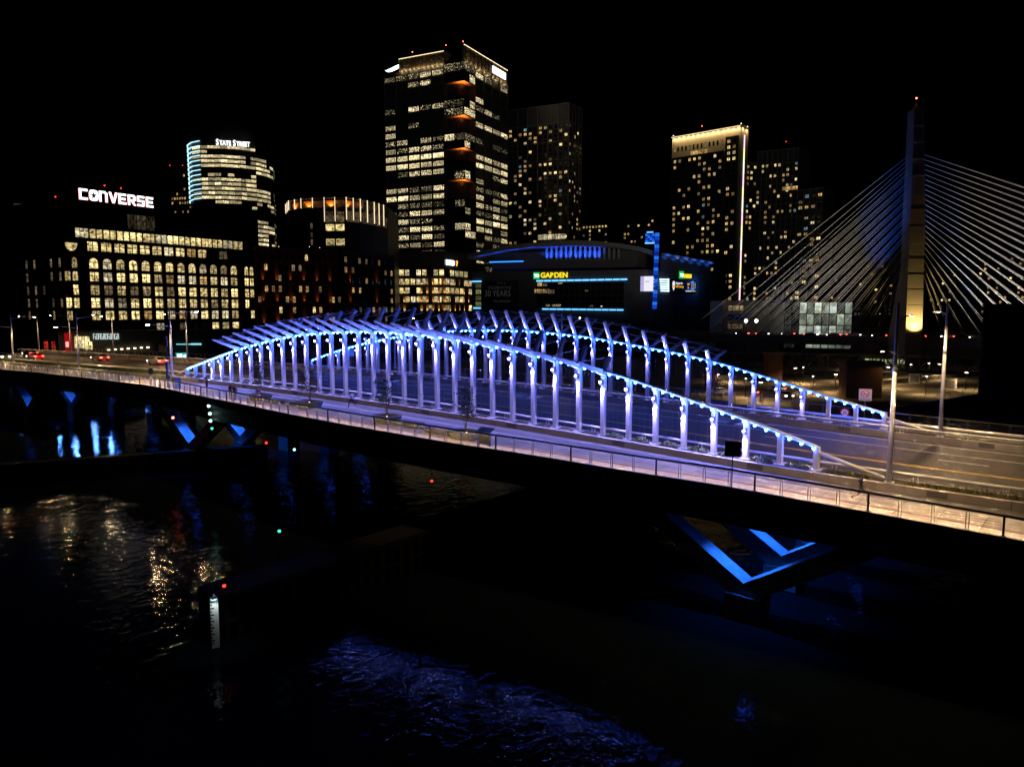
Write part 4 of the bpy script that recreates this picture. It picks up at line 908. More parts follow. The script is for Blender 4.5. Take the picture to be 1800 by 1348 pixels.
# ------------------------------------------------------------------ arena
def arena():
    GZ = 6.5; Zf = 330
    zt, (cR, cL) = corners((1140, 474), Zf, (829, 478))                # top of the lower wall, front face
    pL, pR = Vector((cL.x, cL.y)), Vector((cR.x, cR.y)); f = Face(pL, pR); n2 = Vector((f.n.x, f.n.y)); bk = -n2
    rE = ATZ(1274, 500, PX(1274, 500, 350).z); pE = Vector((PX(1276, 505, 372).x, PX(1276, 505, 372).y))
    B = thing('sports_arena', (pL.x, pL.y, GZ), 'broad dark sports arena with curved roof, blue bands and yellow name sign', 'arena')
    LOW = mat('arena wall panels', (.07, .065, .06), .8, 0, .2, .3)
    core(B, [pL, pR, pE, pE+bk*30, pL+bk*60], GZ-2, zt, LOW, 'lower_wall')
    def on(px, py, ff=f, off=0.): D = ray(px, py); t = (ff.p+ff.n*off-CAM).dot(ff.n)/D.dot(ff.n); q = CAM+D*t; return (q-ff.p).dot(ff.u), q.z
    # wall panel joints on the plain wall right of the glass
    for px in range(1112, 1140, 9): a, z = on(px, 520); f.blk(B, a-.06, a+.06, GZ, zt, FRAME, 0, .06, 'panel_joint')
    # upper drum, set back, with blue washed fins
    z2 = PX(995, 428, Zf+14).z
    U0, U1 = pL+bk*8+Vector((f.u.x, f.u.y))*8, pR+bk*8-Vector((f.u.x, f.u.y))*2; core(B, [U0, U1, U1+bk*60, U0+bk*45], zt-.5, z2-3.5, LOW, 'upper_wall'); fu = Face(U0, U1)
    for i in range(16):
        a, z = on(962+8.4*i, 450, fu); _, za = on(990, 457, fu); _, zb = on(990, 431, fu)
        fu.blk(B, a-.5, a+.5, za, zb, PALE, 0, 1.4, 'roof_fin')
        if i < 12 and i % 2 == 0: light('SPOT', 'fin_wash', fu.p+fu.u*(a+1.)+fu.n*4+Vector((0, 0, za+.3)), (.02, .10, 1.), 5000, B, fu.p+fu.u*(a+1.)+fu.n*.5+Vector((0, 0, za+6)), .2, 110, .8)
    # curved roof: arched in the front elevation
    prof = [(821, 447), (850, 440), (890, 432), (930, 427), (975, 423.5), (1010, 422.5), (1050, 424), (1090, 428), (1125, 434), (1148, 441)]
    fr = Face(pL-n2*-3, pR-n2*-3); P = [on(x, y, fr) for x, y in prof]; b = MB(); V = []
    for (a, z) in P:
        for (o, dz) in ((0, 0), (0, -2.0), (62, -2.0), (62, 0)): q = fr.p+fr.u*a-fr.n*o; V.append((q.x, q.y, z+dz))
    n = len(P); Fc = [(0, 1, 2, 3), tuple(4*(n-1)+k for k in (3, 2, 1, 0))]
    for i in range(n-1):
        for k in range(4): k2 = (k+1) % 4; Fc.append((4*i+k, 4*i+k2, 4*i+4+k2, 4*i+4+k))
    b.add(V, Fc).build('curved_roof', mat('roof fascia', (.12, .11, .11), .6, 0, .15, .2), B)
    for k, (x, y) in enumerate(((845, 452), (872, 446), (900, 440), (930, 436))):   # blue lamps under the eave
        a, z = on(x, y+8, fr); light('SPOT', 'eave_wash', fr.p+fr.u*a-fr.n*3.5+Vector((0, 0, z-3)), (.02, .10, 1.), 4500, B, fr.p+fr.u*(a+3)-fr.n*.6+Vector((0, 0, z+3)), .2, 130, .8)
    def band(p0, p1, off, m, name, th=.35, ff=f):
        (a0, z0), (a1, z1) = on(*p0, ff, off), on(*p1, ff, off); A = ff.p+ff.u*a0+ff.n*off+Vector((0, 0, z0)); C_ = ff.p+ff.u*a1+ff.n*off+Vector((0, 0, z1)); MB().beam(A, C_, .4, th).build(name, m, B)
    band((860, 461), (920, 459.5), .6, E_BLUE, 'light_band', .5); 
    for k in range(12): t = k/12; band((943+13.4*k, 494-.25*k), (943+13.4*(k+.9), 494-.25*(k+.9)), .6, E_BAND, 'light_band', .7)
    for k in range(11): band((953+13.1*k, 543.3+.15*k), (953+13.1*(k+.9), 543.3+.15*(k+.9)), .6, E_BAND, 'light_band', .6)
    band((830, 495), (846, 494.6), .6, E_BAND, 'light_band', .6); band((832, 541.5), (845, 541.7), .6, E_BAND, 'light_band', .6)
    for k in range(4): a, z = on(841, 502+11*k); f.win(B, a, z, 2.6, 2.2, W_ARENA, 'glass', .1)
    # glass front
    (a0, z1), (a1, z0) = on(944, 497), on(1096, 541); f.blk(B, a0, a1, z0, z1, GLASSD, .05, .25, 'glass_front')
    for j in range(1, 4): f.blk(B, a0, a1, z0+(z1-z0)*j/4-.12, z0+(z1-z0)*j/4+.12, FRAME, .26, .4, 'floor_edge')
    for i in range(16): f.blk(B, a0+(a1-a0)*i/16-.08, a0+(a1-a0)*i/16+.08, z0, z1, FRAME, .26, .38, 'mullion')
    for (x, y, w, h, m) in ((949, 500, 2.2, 1.6, W_WARM), (958, 501, 2, 1.2, W_DIM), (945, 512, 3, 1.8, W_WARM), (952, 512, 3, 1.8, W_WARM), (960, 512, 3.2, 1.8, W_DIM), (969, 513, 3, 1.6, W_DIM), (963, 537, 2, 1, W_DIM), (975, 537, 2.4, 1., W_DIM), (982, 537, 2.2, 1., W_DIM), (1031, 511, 1.6, .6, W_DIM), (985, 498, 2, .8, W_DIM), (1040, 538, 1.6, .8, W_FAINT)): a, z = on(x, y); f.win(B, a, z, w, h, m, 'glass', .3)
    # name sign
    a, z = on(938, 490.5); s_ = on(948.5, 490)[0]-a; f.blk(B, a, a+s_, z, z+s_*1.05, E_GREEN, .2, .5, 'sign_tile'); f.text(B, 'TD', a+s_*.12, z+s_*.3, s_*.62, E_WSIGN, .56, .06, 'tile_letters', .03)
    a2, z2_ = on(950.5, 488.2); aE, _ = on(996.5, 488); f.text(B, 'GARDEN', a2, z2_, 3.25, E_YEL, .4, .12, 'name_sign', .12, (aE-a2)/12.6)
    # faint banner
    (a0, z1), (a1, z0) = on(848, 494), on(912, 545); f.blk(B, a0, a1, z0, z1, mat('dark banner', (.012, .012, .014), .8), .05, .2, 'banner')
    GB = emit('faint banner print', (.5, .5, .55), .035)
    a, z = on(858, 508); f.text(B, 'CELEBRATING', a, z, 1.7, GB, .24, .0, 'banner_print', .01, 1.05); a, z = on(852, 521); f.text(B, '30 YEARS', a, z, 4.0, GB, .24, .05, 'banner_print', .01, .78); a, z = on(868, 531.5); f.text(B, 'TD GARDEN', a, z, 1.5, GB, .24, 0, 'banner_print', .01)
    for k in range(3): a, z = on(876+5.5*k, 498); f.blk(B, a-.25, a+.25, z-.25, z+.25, GB, .2, .24, 'banner_star')
    # right flank with screens
    fe = Face(pR, pE); F2 = fe
    def on2(px, py, off=0.): return on(px, py, fe, off)
    for px in range(1150, 1270, 13): a, z = on2(px, 540); fe.blk(B, a-.06, a+.06, GZ, zt, FRAME, 0, .06, 'panel_joint')
    for dz in (5, 10, 15, 20): fe.blk(B, 0, fe.L, GZ+dz, GZ+dz+.12, FRAME, 0, .06, 'panel_joint')
    E0, E1 = pR+bk*2, pE+bk*2; (ra, rz0), (rb, rz1) = on2(1161, 447), on2(1250, 463)
    A = fe.p+fe.u*ra; C_ = fe.p+fe.u*rb; b = MB(); b.add([(A.x, A.y, zt-.5), (C_.x, C_.y, zt-.5), (C_.x, C_.y, rz1-.6), (A.x, A.y, rz0-.6)], [(0, 1, 2, 3)]); b.build('flank_gable', LOW, B)
    b = MB(); b.beam(A+fe.n*1.2+Vector((0, 0, rz0)), C_+fe.n*1.2+Vector((0, 0, rz1)), 1.2, .9); b.build('flank_roof_edge', PALE, B)
    for k in range(6): q = (A+(C_-A)*(k+.5)/6)+fe.n*3+Vector((0, 0, rz0+(rz1-rz0)*(k+.5)/6-2.)); light('SPOT', 'edge_wash', q, (.03, .16, 1.), 1300, B, q-fe.n*1.6+Vector((0, 0, 2)), .2, 120, .8)
    def screen(p0, p1, m, name, off=.6): (a0, z1), (a1, z0) = on2(*p0, off), on2(*p1, off); fe.blk(B, a0, a1, z0, z1, m, off-.4, off, name); return a0, a1, z0, z1
    (q0, qz1), (q1, qz0) = on(1126, 486, f, 5.), on(1150, 512, f, 5.); f.blk(B, q0, q1, qz0, qz1, E_SCRW, 4.6, 5., 'video_screen'); f.blk(B, q0, q0+(q1-q0)*.25, qz0, qz1, E_SCRL, 5.0, 5.05, 'screen_panel'); f.blk(B, q0+.5, q1-.5, qz0+1, qz0+3, DARKST, .3, 4.5, 'screen_bracket')
    f.text(B, 'ticon', q0+.35*(q1-q0), qz0+(qz1-qz0)*.62, .9, E_SCRT, 5.02, .02, 'screen_print', .02)
    a0, a1, z0, z1 = screen((1181, 492), (1224, 514.5), mat('black screen', (.004, .004, .005), .3), 'video_screen', .6); w = a1-a0; h = z1-z0
    fe.text(B, 'Register for', a0+w*.16, z0+h*.66, h*.26, E_SCRW, .63, .02, 'screen_print', .02, w*.30/(h*.26*5.2)); fe.text(B, '50/50 Challenge', a0+w*.16, z0+h*.38, h*.26, E_SCRO, .63, .02, 'screen_print', .02, w*.36/(h*.26*7.4))
    fe.text(B, 'bostonbruins', a0+w*.56, z0+h*.07, h*.16, E_SCRW, .63, .02, 'screen_print', .02, w*.24/(h*.16*5.6)); fe.text(B, 'foundation', a0+w*.81, z0+h*.07, h*.16, E_SCRO, .63, .02, 'screen_print', .02, w*.17/(h*.16*4.8))
    b = MB(); b.add([(x_, -.02, z_) for x_, z_ in ((-.5, .3), (-.3, .5), (.3, .5), (.5, .3), (.4, -.2), (0, -.5), (-.4, -.2))], [tuple(range(7))], 0); b.add([(x_, -.03, z_) for x_, z_ in ((-.6, .05), (.6, .05), (.55, -.12), (-.55, -.12))], [(0, 1, 2, 3)], 1)
    inst('screen_crest', b.mesh('screen_crest', [E_SCRW, E_SCRO]), B, fe.M(a0+w*.075, z0+h*.5, .62, w*.1, h*.8)); fe.blk(B, a0+w*.62, a0+w*.71, z0+h*.62, z0+h*.76, E_SCRO, .6, .63, 'screen_badge'); fe.text(B, '5', a0+w*.64, z0+h*.3, h*.3, E_SCRW, .63, .02, 'screen_print', .02, .8)
    for k in range(3):
        b = MB(); b.add([(x_, -.02, z_) for x_, z_ in ((-.2, -.5), (.2, -.5), (.35, .2), (.12, .28), (.12, .5), (-.12, .5), (-.12, .28), (-.35, .2))], [tuple(range(8))]); inst('screen_figure', b.mesh('screen_figure', E_SCRF), B, fe.M(a0+w*(.8+.07*k), z0+h*.6, .62, w*.07, h*.6))
    # louvred blue glow left of the screen and the blue panel to the right
    for k in range(6): screen((1160.5+.4*k, 490+4*k), (1172.5, 492.6+4*k), E_GLOW, 'glow_louvre', .7); screen((1174, 490+4*k), (1176.3, 493+4*k), E_GLOW, 'glow_louvre', .7)
    for k in range(4): a, z = on2(1162+4*k, 502, 4); light('POINT', 'glow', fe.p+fe.u*a+fe.n*3.+Vector((0, 0, z)), (.03, .25, 1.), 160, B, None, .5)
    for k in range(2): a, z = on2(1230, 496+12*k, 3); light('POINT', 'glow', fe.p+fe.u*(a)+fe.n*2.2+Vector((0, 0, z)), (.02, .22, 1.), 420, B, None, .5)
    a, z = on2(1193, 489.5); s_ = 2.9; fe.blk(B, a, a+s_*1.1, z, z+s_*1.15, E_GREEN, .2, .6, 'sign_tile'); fe.text(B, 'TD', a+.3, z+s_*.3, s_*.66, E_WSIGN, .66, .06, 'tile_letters', .03); aE = on2(1213.5, 488)[0]; fe.text(B, 'GARDEN', a+s_*1.15, z+.4, 2.5, E_YEL, .4, .1, 'name_sign', .12, (aE-a-s_*1.15)/9.6)
    # blue glass mast at the corner
    M_ = thing('blue_glass_mast', (pR.x, pR.y, GZ), 'slender blue lit glass mast at the corner of the arena', 'light mast'); fm = Face(pR+n2*5, pR+n2*5+Vector((f.u.x, f.u.y)))
    def onm(px, py): return on(px, py, fm)
    (a0, zb), (a1, zt2) = onm(1147, 543), onm(1158, 409); zA = zb
    nseg = 20
    for k in range(nseg):
        z0 = zb+(zt2-zb)*k/nseg; z1 = zb+(zt2-zb)*(k+1)/nseg-.22; sh = (a1-a0)*.0
        off = (k/nseg)*.55
        w = 1.9
        for j in range(2): fm.blk(M_, a0+off+j*w*.52, a0+off+j*w*.52+w*.46, z0, z1, [E_MAST1, E_MAST2, E_MAST3][(k*7+j*3) % 3], 0, 1.2, 'glass_panel')
    fm.blk(M_, a0+.6, a0+1.0, GZ-2, zt2, DARKST, -.6, -.1, 'mast_core')
    (b0, z0), (b1, z1) = onm(1135, 426.5), onm(1151, 411.5)
    for k in range(4):
        for j in range(4): fm.blk(M_, b0+(b1-b0)*j/4, b0+(b1-b0)*(j+.9)/4, z0+(z1-z0)*k/4, z0+(z1-z0)*(k+.9)/4, [E_MAST2, E_MAST1, E_MAST3][(k+j) % 3], 0, 2.4, 'beacon_panel')
    fm.blk(M_, b0-.2, b1, z0-.6, z0-.2, E_MAST4, 0, 2.6, 'beacon_rim'); fm.blk(M_, b0+.5, b1-.6, z1+.5, z1+.9, E_MAST4, .4, 2., 'beacon_rim')
W_ARENA = room('green glass room', (.85, .85, .35), .35, .6); E_BAND = emit('pale blue band', (.12, .45, 1.), 2.); E_GLOW = emit('white blue glow', (.55, .85, 1.), 2.2)
E_SCRW = emit('screen white', (.88, .86, .95), 1.); E_SCRL = emit('screen lilac', (.55, .52, .9), .8); E_SCRO = emit('screen orange', (1., .42, .03), .9); E_SCRT = emit('screen text', (.2, .2, .5), .5); E_SCRF = emit('screen figures', (.45, .38, .42), .6)
E_MAST1 = emit('mast blue', (.01, .10, 1.), .55); E_MAST2 = emit('mast mid blue', (.02, .20, 1.), .85); E_MAST3 = emit('mast dim blue', (.01, .06, .8), .3); E_MAST4 = emit('mast pale blue', (.15, .5, 1.), 1.5)
arena()
# ------------------------------------------------------------------ cable-stayed bridge and viaduct
def cable_bridge():
    Z = 220; zd = 10.8; top = PX(1611, 182, Z)
    base = PX(1596, 590, Z); bx = Vector((base.x, base.y, 0))
    T_ = thing('cable_stayed_bridge', (bx.x, bx.y, 2.6), 'cable stayed highway bridge with one tall concrete tower and fans of pale cables', 'bridge')
    CT = mat('tower concrete', (.30, .26, .20), .85, 0, .18, .15, .3)
    r = RIGHT.copy(); dd = Vector((_d.x, _d.y, 0))
    def sec(c, w, dep, z): return [c-r*w/2-dd*dep/2, c+r*w/2-dd*dep/2, c+r*w/2+dd*dep/2, c-r*w/2+dd*dep/2], z
    def stack(secs, name, m):
        b = MB(); V = []
        for P, z in secs: V += [(p.x, p.y, z) for p in P]
        n = len(secs); Fc = [(3, 2, 1, 0), tuple(4*(n-1)+k for k in range(4))]
        for i in range(n-1):
            for k in range(4): k2 = (k+1) % 4; Fc.append((4*i+k, 4*i+k2, 4*i+4+k2, 4*i+4+k))
        return b.add(V, Fc).build(name, m, T_)
    def at(px, py, dz=0): p = PX(px, py, Z+dz); return Vector((p.x, p.y, 0)), p.z
    (c0, z0), (c1, z1), (c2, z2), (c3, z3) = at(1599, 590), at(1605, 430), at(1607, 340), at(1610, 195)
    stack([sec(c0, 4.9, 4.5, 2.), sec(c0, 4.9, 4.5, z0), sec(c1, 4.6, 4.2, z1)], 'tower_leg', CT)
    stack([sec(c1, 4.7, 4.6, z1+.05), sec(c2, 4.0, 4.4, z2), sec(c3, 2.9, 3.6, z3)], 'tower_mast', CT)
    (b0, y0), (b1, y1) = at(1575, 592, 16), at(1602, 440, 9)
    stack([sec(b0, 3.0, 4., 2.), sec(b0, 3.0, 4., y0), sec(b1, 2.6, 4., y1)], 'tower_leg', CT)
    for (ca, cb, za, zb_, wa, wb) in ((c0, c1, z0, z1, 4.9, 4.6), (c1, c2, z1, z2, 4.7, 4.0), (c2, c3, z2, z3, 4.0, 2.9)):
        m_ = max(2, int((zb_-za)/4.2))
        for k in range(1, m_):
            t_ = k/m_; cc = ca.lerp(cb, t_); ww = wa+(wb-wa)*t_; zz = za+(zb_-za)*t_; P_, _z = sec(cc, ww+.02, 4.65 if ca is not c0 else 4.5, zz); b = MB(); b.hexa([(p.x, p.y, zz-.02) for p in P_]+[(p.x, p.y, zz+.02) for p in P_]); b.build('pour_joint', CONC_D, T_)
    # obelisk tip
    stack([sec(c3, 2.6, 3.2, z3+.02), sec(c3, 1.9, 2.2, top.z-2), sec(c3, .4, .4, top.z)], 'tower_tip', CT)
    beacon(T_, (c3.x, c3.y, top.z+1.4), REDB, .4)
    # floodlights
    q = c0-dd*5+r*.3; light('SPOT', 'tower_flood', (q.x, q.y, z0+.4), (1., .70, .24), 16000, T_, (c0.x, c0.y, z0+14), .3, 110, .8)
    q = b0-dd*5.5-r*1.; light('SPOT', 'tower_flood', (q.x, q.y, y0+.4), (.02, .14, 1.), 14000, T_, (b0.x, b0.y, y0+22), .3, 60, .8)
    q = c0-dd*6-r*15; light('SPOT', 'cable_flood', (q.x, q.y, z0+.4), (.03, .15, 1.), 60000, T_, (c1.x-r.x*10, c1.y-r.y*10, z1-2), .3, 24, .8)
    q = c0-dd*6+r*17; light('SPOT', 'cable_flood', (q.x, q.y, z0+.4), (.03, .15, 1.), 50000, T_, (c1.x+r.x*11, c1.y+r.y*11, z1), .3, 22, .8)
    for s_ in (-1, 1):
        for k in range(3): q = c0-dd*16+r*s_*(21+20*k); light('SPOT', 'deck_flood', (q.x, q.y, z0+1), (1., .92, .82), 46000, T_, (q.x+s_*r.x*5+dd.x*16, q.y+s_*r.y*5+dd.y*16, z0+15), .3, 84, .9)
    CB = mat('pale cable sheath', (.75, .73, .68), .45, 0, .08)
    # cables: left fan towards the back span, two planes; right fan towards the main span
    ends = [(1232, 562), (1251, 575), (1262, 585), (1279, 587), (1297, 588), (1315, 591), (1334, 592), (1356, 592), (1380, 592), (1404, 592), (1430, 592), (1456, 592), (1484, 592), (1510, 592), (1535, 592), (1552, 592)]
    ends = [e for a_, b_ in zip(ends, ends[1:]) for e in (a_, ((a_[0]+b_[0])/2, (a_[1]+b_[1])/2))][:-1]
    ends = ends[:1]+ends[2:3]+ends[4:]
    n = len(ends)
    for k, (ex, ey) in enumerate(ends):
        ya = 274+(470-274)*k/(n-1); xa = 1597-.009*(ya-274)*3
        for pl, (dz0, dz1) in enumerate(((0, 30), (0, 12))):
            if pl and (k < 4 or k % 2): continue
            A = PX(xa+1.5*pl, ya+1.5*pl, Z); Bq = PX(ex+6*pl, ey, Z+(dz0 if not pl else 0)+max(0, 55-1.8*k)*.6*(1 if not pl else .7)); MB().tube([A, Bq], .047, 5).build('stay_cable', CB, T_)
    for k in range(23):
        ya = 270+(455-270)*k/22; xa = 1618-.02*(ya-270)
        sl = float(np.interp(k*14/22, range(15), [.335, .36, .39, .42, .46, .50, .55, .61, .69, .80, .95, 1.15, 1.45, 2.1, 3.2]))
        ex = 1990 if sl < .8 else xa+(590-ya)/sl; ey = ya+sl*(ex-xa)
        if ey > 592: ey = 592; ex = xa+(592-ya)/sl
        for pl in range(2): A = PX(xa-1.*pl, ya, Z+1); Bq = PX(ex+(7 if k < 16 else 5)*pl, ey+(0 if pl == 0 else (-2 if k < 13 else 0)), Z-8+16*pl); MB().tube([A, Bq], .047, 5).build('stay_cable', CB, T_)
    # deck
    D0, D1 = ATZ(1228, 588, zd), ATZ(1990, 604, zd)
    def deckpt(px, Zp, z): p = PX(px, 543, Zp); return Vector((p.x, p.y, z))
    A0, A1 = deckpt(960, 300, zd), deckpt(2050, 205, zd); nn = Vector((A1-A0).normalized()); nn = Vector((-nn.y, nn.x, 0)); 
    if nn.dot(dd) < 0: nn = -nn
    b = MB(); b.hexa([A0-nn*0+Vector((0, 0, -2.6)), A1+Vector((0, 0, -2.6)), A1+nn*26+Vector((0, 0, -2.6)), A0+nn*26+Vector((0, 0, -2.6)), A0, A1, A1+nn*26, A0+nn*26]); b.build('deck', CONC_D, T_)
    for o in (0., 12.8, 25.6): b = MB(); b.hexa([A0+nn*o+Vector((0, 0, .004)), A1+nn*o+Vector((0, 0, .004)), A1+nn*(o+.4)+Vector((0, 0, .004)), A0+nn*(o+.4)+Vector((0, 0, .004)), A0+nn*o+Vector((0, 0, .5)), A1+nn*o+Vector((0, 0, .5)), A1+nn*(o+.4)+Vector((0, 0, .5)), A0+nn*(o+.4)+Vector((0, 0, .5))]); b.build('barrier', CONC_D, T_)
    for k in range(7): p = A0.lerp(A1, (k+.5)/7)+nn*8; MB().box((p.x, p.y, 6), (3, 3, 8)).build('deck_pier', CONC_D, T_)
    return A0, A1, nn, zd
VA0, VA1, VN, VZ = cable_bridge()

# ------------------------------------------------------------------ glass hall beside the bridge, its white lamps behind a grid of panes
def glass_hall():
    Z = 262; zt, (c0, c1) = corners((1499, 531), Z, (1380, 532)); a, b_ = Vector((PX(1380, 531, Z*1.03).x, PX(1380, 531, Z*1.03).y)), Vector((c0.x, c0.y)); bk = Vector((_d.x, _d.y))*18
    B = thing('glass_hall', (b_.x, b_.y, 2.6), 'boxy glass hall glowing pale green white behind the bridge cables', 'building'); core(B, [a, b_, b_+bk, a+bk], 2, zt, CONC_D)
    f = Face(a, b_); zb = 6.
    PAN = room('frosted hall', (.62, .74, .60), .6, .5, 1.2, 1.2); PANB = room('bright frosted hall', (.80, .95, .85), 1.8, .5, 1.2, 1.2); PAND = room('dim frosted hall', (.5, .55, .5), .07, .6)
    nc, nr = 9, 4
    for i in range(nc):
        for j in range(nr):
            m = PAND if i < 2 else (PANB if (j in (3, 1) and i in (2, 4, 6)) else PAN); f.win(B, f.L*(i+.5)/nc, zb+(zt-zb)*(j+.5)/nr, f.L/nc*.94, (zt-zb)/nr*.92, m, 'half', .1, 'glass_pane')
    for i in range(nc+1): f.blk(B, max(0, f.L*i/nc-.14), min(f.L, f.L*i/nc+.14), zb, zt, FRAME, 0, .4, 'mullion')
    for j in range(nr+1): f.blk(B, 0, f.L, zb+(zt-zb)*j/nr-.12, zb+(zt-zb)*j/nr+.12, FRAME, 0, .36, 'transom')
    # stone annex to the left, lit at its foot
    zt2, (d0, d1) = corners((1366, 528), 285, (1268, 530)); a2, b2 = Vector((PX(1270, 540, 292).x, PX(1270, 540, 292).y)), Vector((d0.x, d0.y))
    A = thing('pale_annex', (a2.x, a2.y, 6), 'pale low annex with dark window bands behind the arena corner', 'building'); core(A, [a2, b2, b2+bk, a2+bk], 2, zt2, GLOBW); fa = Face(a2, b2)
    for j in range(4):
        for i in range(2): fa.win(A, fa.L*(.18+.14*i), zt2-3-j*3.6, 2.8, 1.9, GLASSD if j % 2 else W_DIM, 'pair', .06)
    for i in range(4): fa.win(A, fa.L*(.45+.13*i), zt2-14, 2.2, 1.6, W_WARM, 'pair', .06)
    for px in (1310, 1328): 
        p = PX(px, 564, 275); fl = thing('floodlight_mast', (p.x, p.y, 2.6), ['white floodlight on a mast near the foot of the corner light', 'second white floodlight mast right of the first one'][px > 1320], 'floodlight')
        MB().tube([(p.x, p.y, 2.6), (p.x, p.y, p.z)], .15, 6).build('pole', DARKST, fl); b = MB(); b.box(p-Vector((_d.x, _d.y, 0))*.3, (1., .4, .7)); b.build('lamp_head', DARKST, fl)
        MB().disc(p-Vector((_d.x, _d.y, 0))*.95, .62, (-_d.x, -_d.y, 0), 12).build('lamp_lens', E_FLW, fl); light('POINT', 'flood', p-Vector((_d.x, _d.y, 0))*1.6, (.95, 1., .95), 260, fl, None, .3)
E_FLW = emit('floodlight lens', (.95, 1., .95), 12.)
glass_hall()

# ------------------------------------------------------------------ vehicles
def paint(name, c): return mat(name, c, .3, .3, .05, 1., 0, .6)
def car_meshes(name, col, tail, hatch=False):
    m = paint(name+' paint', col)
    prof = [(-2.2, .35), (-2.22, .75), (-2.05, .98), (-1.35, 1.02), (-.7, 1.42), (.75, 1.45), (1.55 if not hatch else 1.9, 1.05), (2.1, 1.0), (2.2, .7), (2.18, .35)]
    b = MB(); n = len(prof); w = .88
    def wid(z): return w if z < 1.03 else w-.16*(z-1.03)/.4
    V = [(x, -wid(z), z) for x, z in prof]+[(x, wid(z), z) for x, z in prof]
    b.add(V, [tuple(range(n)), tuple(range(n, 2*n))[::-1]]+[(k, (k+1) % n, n+(k+1) % n, n+k) for k in range(n)])
    body = b.mesh('body', m)
    wn = MB()
    for s_ in (-1, 1): y = s_*.865; y2 = s_*.745; wn.add([(-1.15, y, 1.06), (1.4, y, 1.06), (.72, y2, 1.38), (-.65, y2, 1.38)], [(0, 1, 2, 3)])
    win = wn.mesh('side_window', GLASSD); rw = MB().add([(1.52, -.7, 1.1), (1.52, .7, 1.1), (.82, .62, 1.425), (.82, -.62, 1.425)], [(0, 1, 2, 3)]).mesh('rear_window', GLASSD)
    fwn = MB().add([(-1.28, -.7, 1.08), (-1.28, .7, 1.08), (-.76, .62, 1.40), (-.76, -.62, 1.40)], [(0, 1, 2, 3)]).mesh('windscreen', GLASSD)
    wh = MB().tube([(0, -.1, 0), (0, .1, 0)], .33, 14); wh.tube([(0, -.11, 0), (0, .11, 0)], .19, 10, 1); wheel = wh.mesh('wheel', [TYRE, STEEL])
    tl = MB().box((-.1, 0, 0), (.30, .40, .17)).mesh('tail_light', tail); hl = MB().box((.1, 0, 0), (.28, .38, .17)).mesh('headlight', E_HEAD)
    return body, win, rw, fwn, wheel, tl, hl
E_HEAD = emit('headlight', (1., .9, .7), 14., True); E_TAIL = emit('tail light', (1., .05, .03), 18., True)
CARM = {}
def car(x, y, z, ang, kind, label, group, glow=0, nm='parked_car'):
    cols = {'red': (.35, .02, .02), 'grey': (.18, .17, .17), 'white': (.6, .58, .54), 'black': (.02, .02, .022)}
    if kind not in CARM: CARM[kind] = car_meshes(kind, cols[kind], E_TAIL)
    body, win, rw, fwn, wheel, tl, hl = CARM[kind]
    t = bpy.data.objects.new(nm, None); COL.objects.link(t); w = Matrix.Translation((x, y, z))@Matrix.Rotation(ang, 4, 'Z'); setp(t, None, w); tag(t, label, 'car', group)
    bo = inst('body', body, t, w); inst('side_window', win, bo, w@Matrix.Translation((0, 0, 0))); inst('rear_window', rw, bo, w@Matrix.Translation((.02, 0, .02))); inst('windscreen', fwn, bo, w@Matrix.Translation((-.02, 0, .02)))
    for a in (-1.35, 1.35):
        for c in (-.8, .8): inst('wheel', wheel, t, w@Matrix.Translation((a, c, .33)))
    for c in (-.70, .70): inst('tail_light', tl, t, w@Matrix.Translation((2.2, c, .82))); inst('headlight', hl, t, w@Matrix.Translation((-2.2, c, .72)))
    if glow: light('POINT', 'brake_glow', w@Vector((2.9, 0, .8)), (1., .05, .03), glow, t, None, .3)
    return t
# traffic on the left approach (tail lights towards the viewer: cars drive away, to -x)
def onroad(px, py): 
    a = ATZ(px, py, 9.5)
    for k in range(40): a = a.lerp(ATZ(px, py, hz(max(a.x, -300))-.6), .5)
    return a
for px, py, kind, lab, gl in ((62, 632, 'red', 'red car with bright tail lights, leftmost of the two close together', 60), (176, 634.5, 'grey', 'grey car with red tail lights between two lamp poles on the approach', 60), (277, 641, 'white', 'pale car driving off next to the end of the near trellis', 25)):
    p = onroad(px, py); car(p.x, p.y, p.z, math.radians(3), kind, lab, 'cars on the bridge approach', gl, 'car')
p = onroad(47, 629); car(p.x-6, p.y+2.6, p.z, math.radians(3), 'black', 'dark car with red tail lights half hidden behind the red car', 'cars on the bridge approach', 30, 'car')
p = onroad(4, 632); car(p.x, p.y, p.z, math.radians(183), 'white', 'pale car with headlights on, cut by the left edge', 'cars on the bridge approach', 0, 'car')
ordn = ['first', 'second', 'third', 'fourth', 'fifth', 'sixth', 'seventh', 'eighth', 'ninth', 'tenth', 'eleventh', 'twelfth', 'thirteenth', 'fourteenth', 'fifteenth', 'sixteenth', 'seventeenth', 'eighteenth', 'nineteenth', 'twentieth']
vdir = (VA1-VA0).normalized(); vang = math.atan2(vdir.y, vdir.x)
for k, (px, lane, fl) in enumerate(((1305, 4, 0), (1340, 4, 1), (1385, 8, 0), (1425, 4, 1), (1465, 4, 0), (1500, 8, 1), (1545, 4, 0), (1640, 4, 1), (1668, 8, 0), (1690, 4, 1), (1715, 8, 0))):
    D = ray(px, 600); t = (VA0+VN*lane-CAM).dot(VN)/D.dot(VN); p = CAM+D*t
    car(p.x, p.y, VZ+.01, vang+(math.pi if fl else 0)+(math.radians(80)*0), ['black', 'grey', 'white'][k % 3], ordn[k]+' car from the left on the highway viaduct under the cables', 'cars on the highway viaduct', 0, 'highway_car')

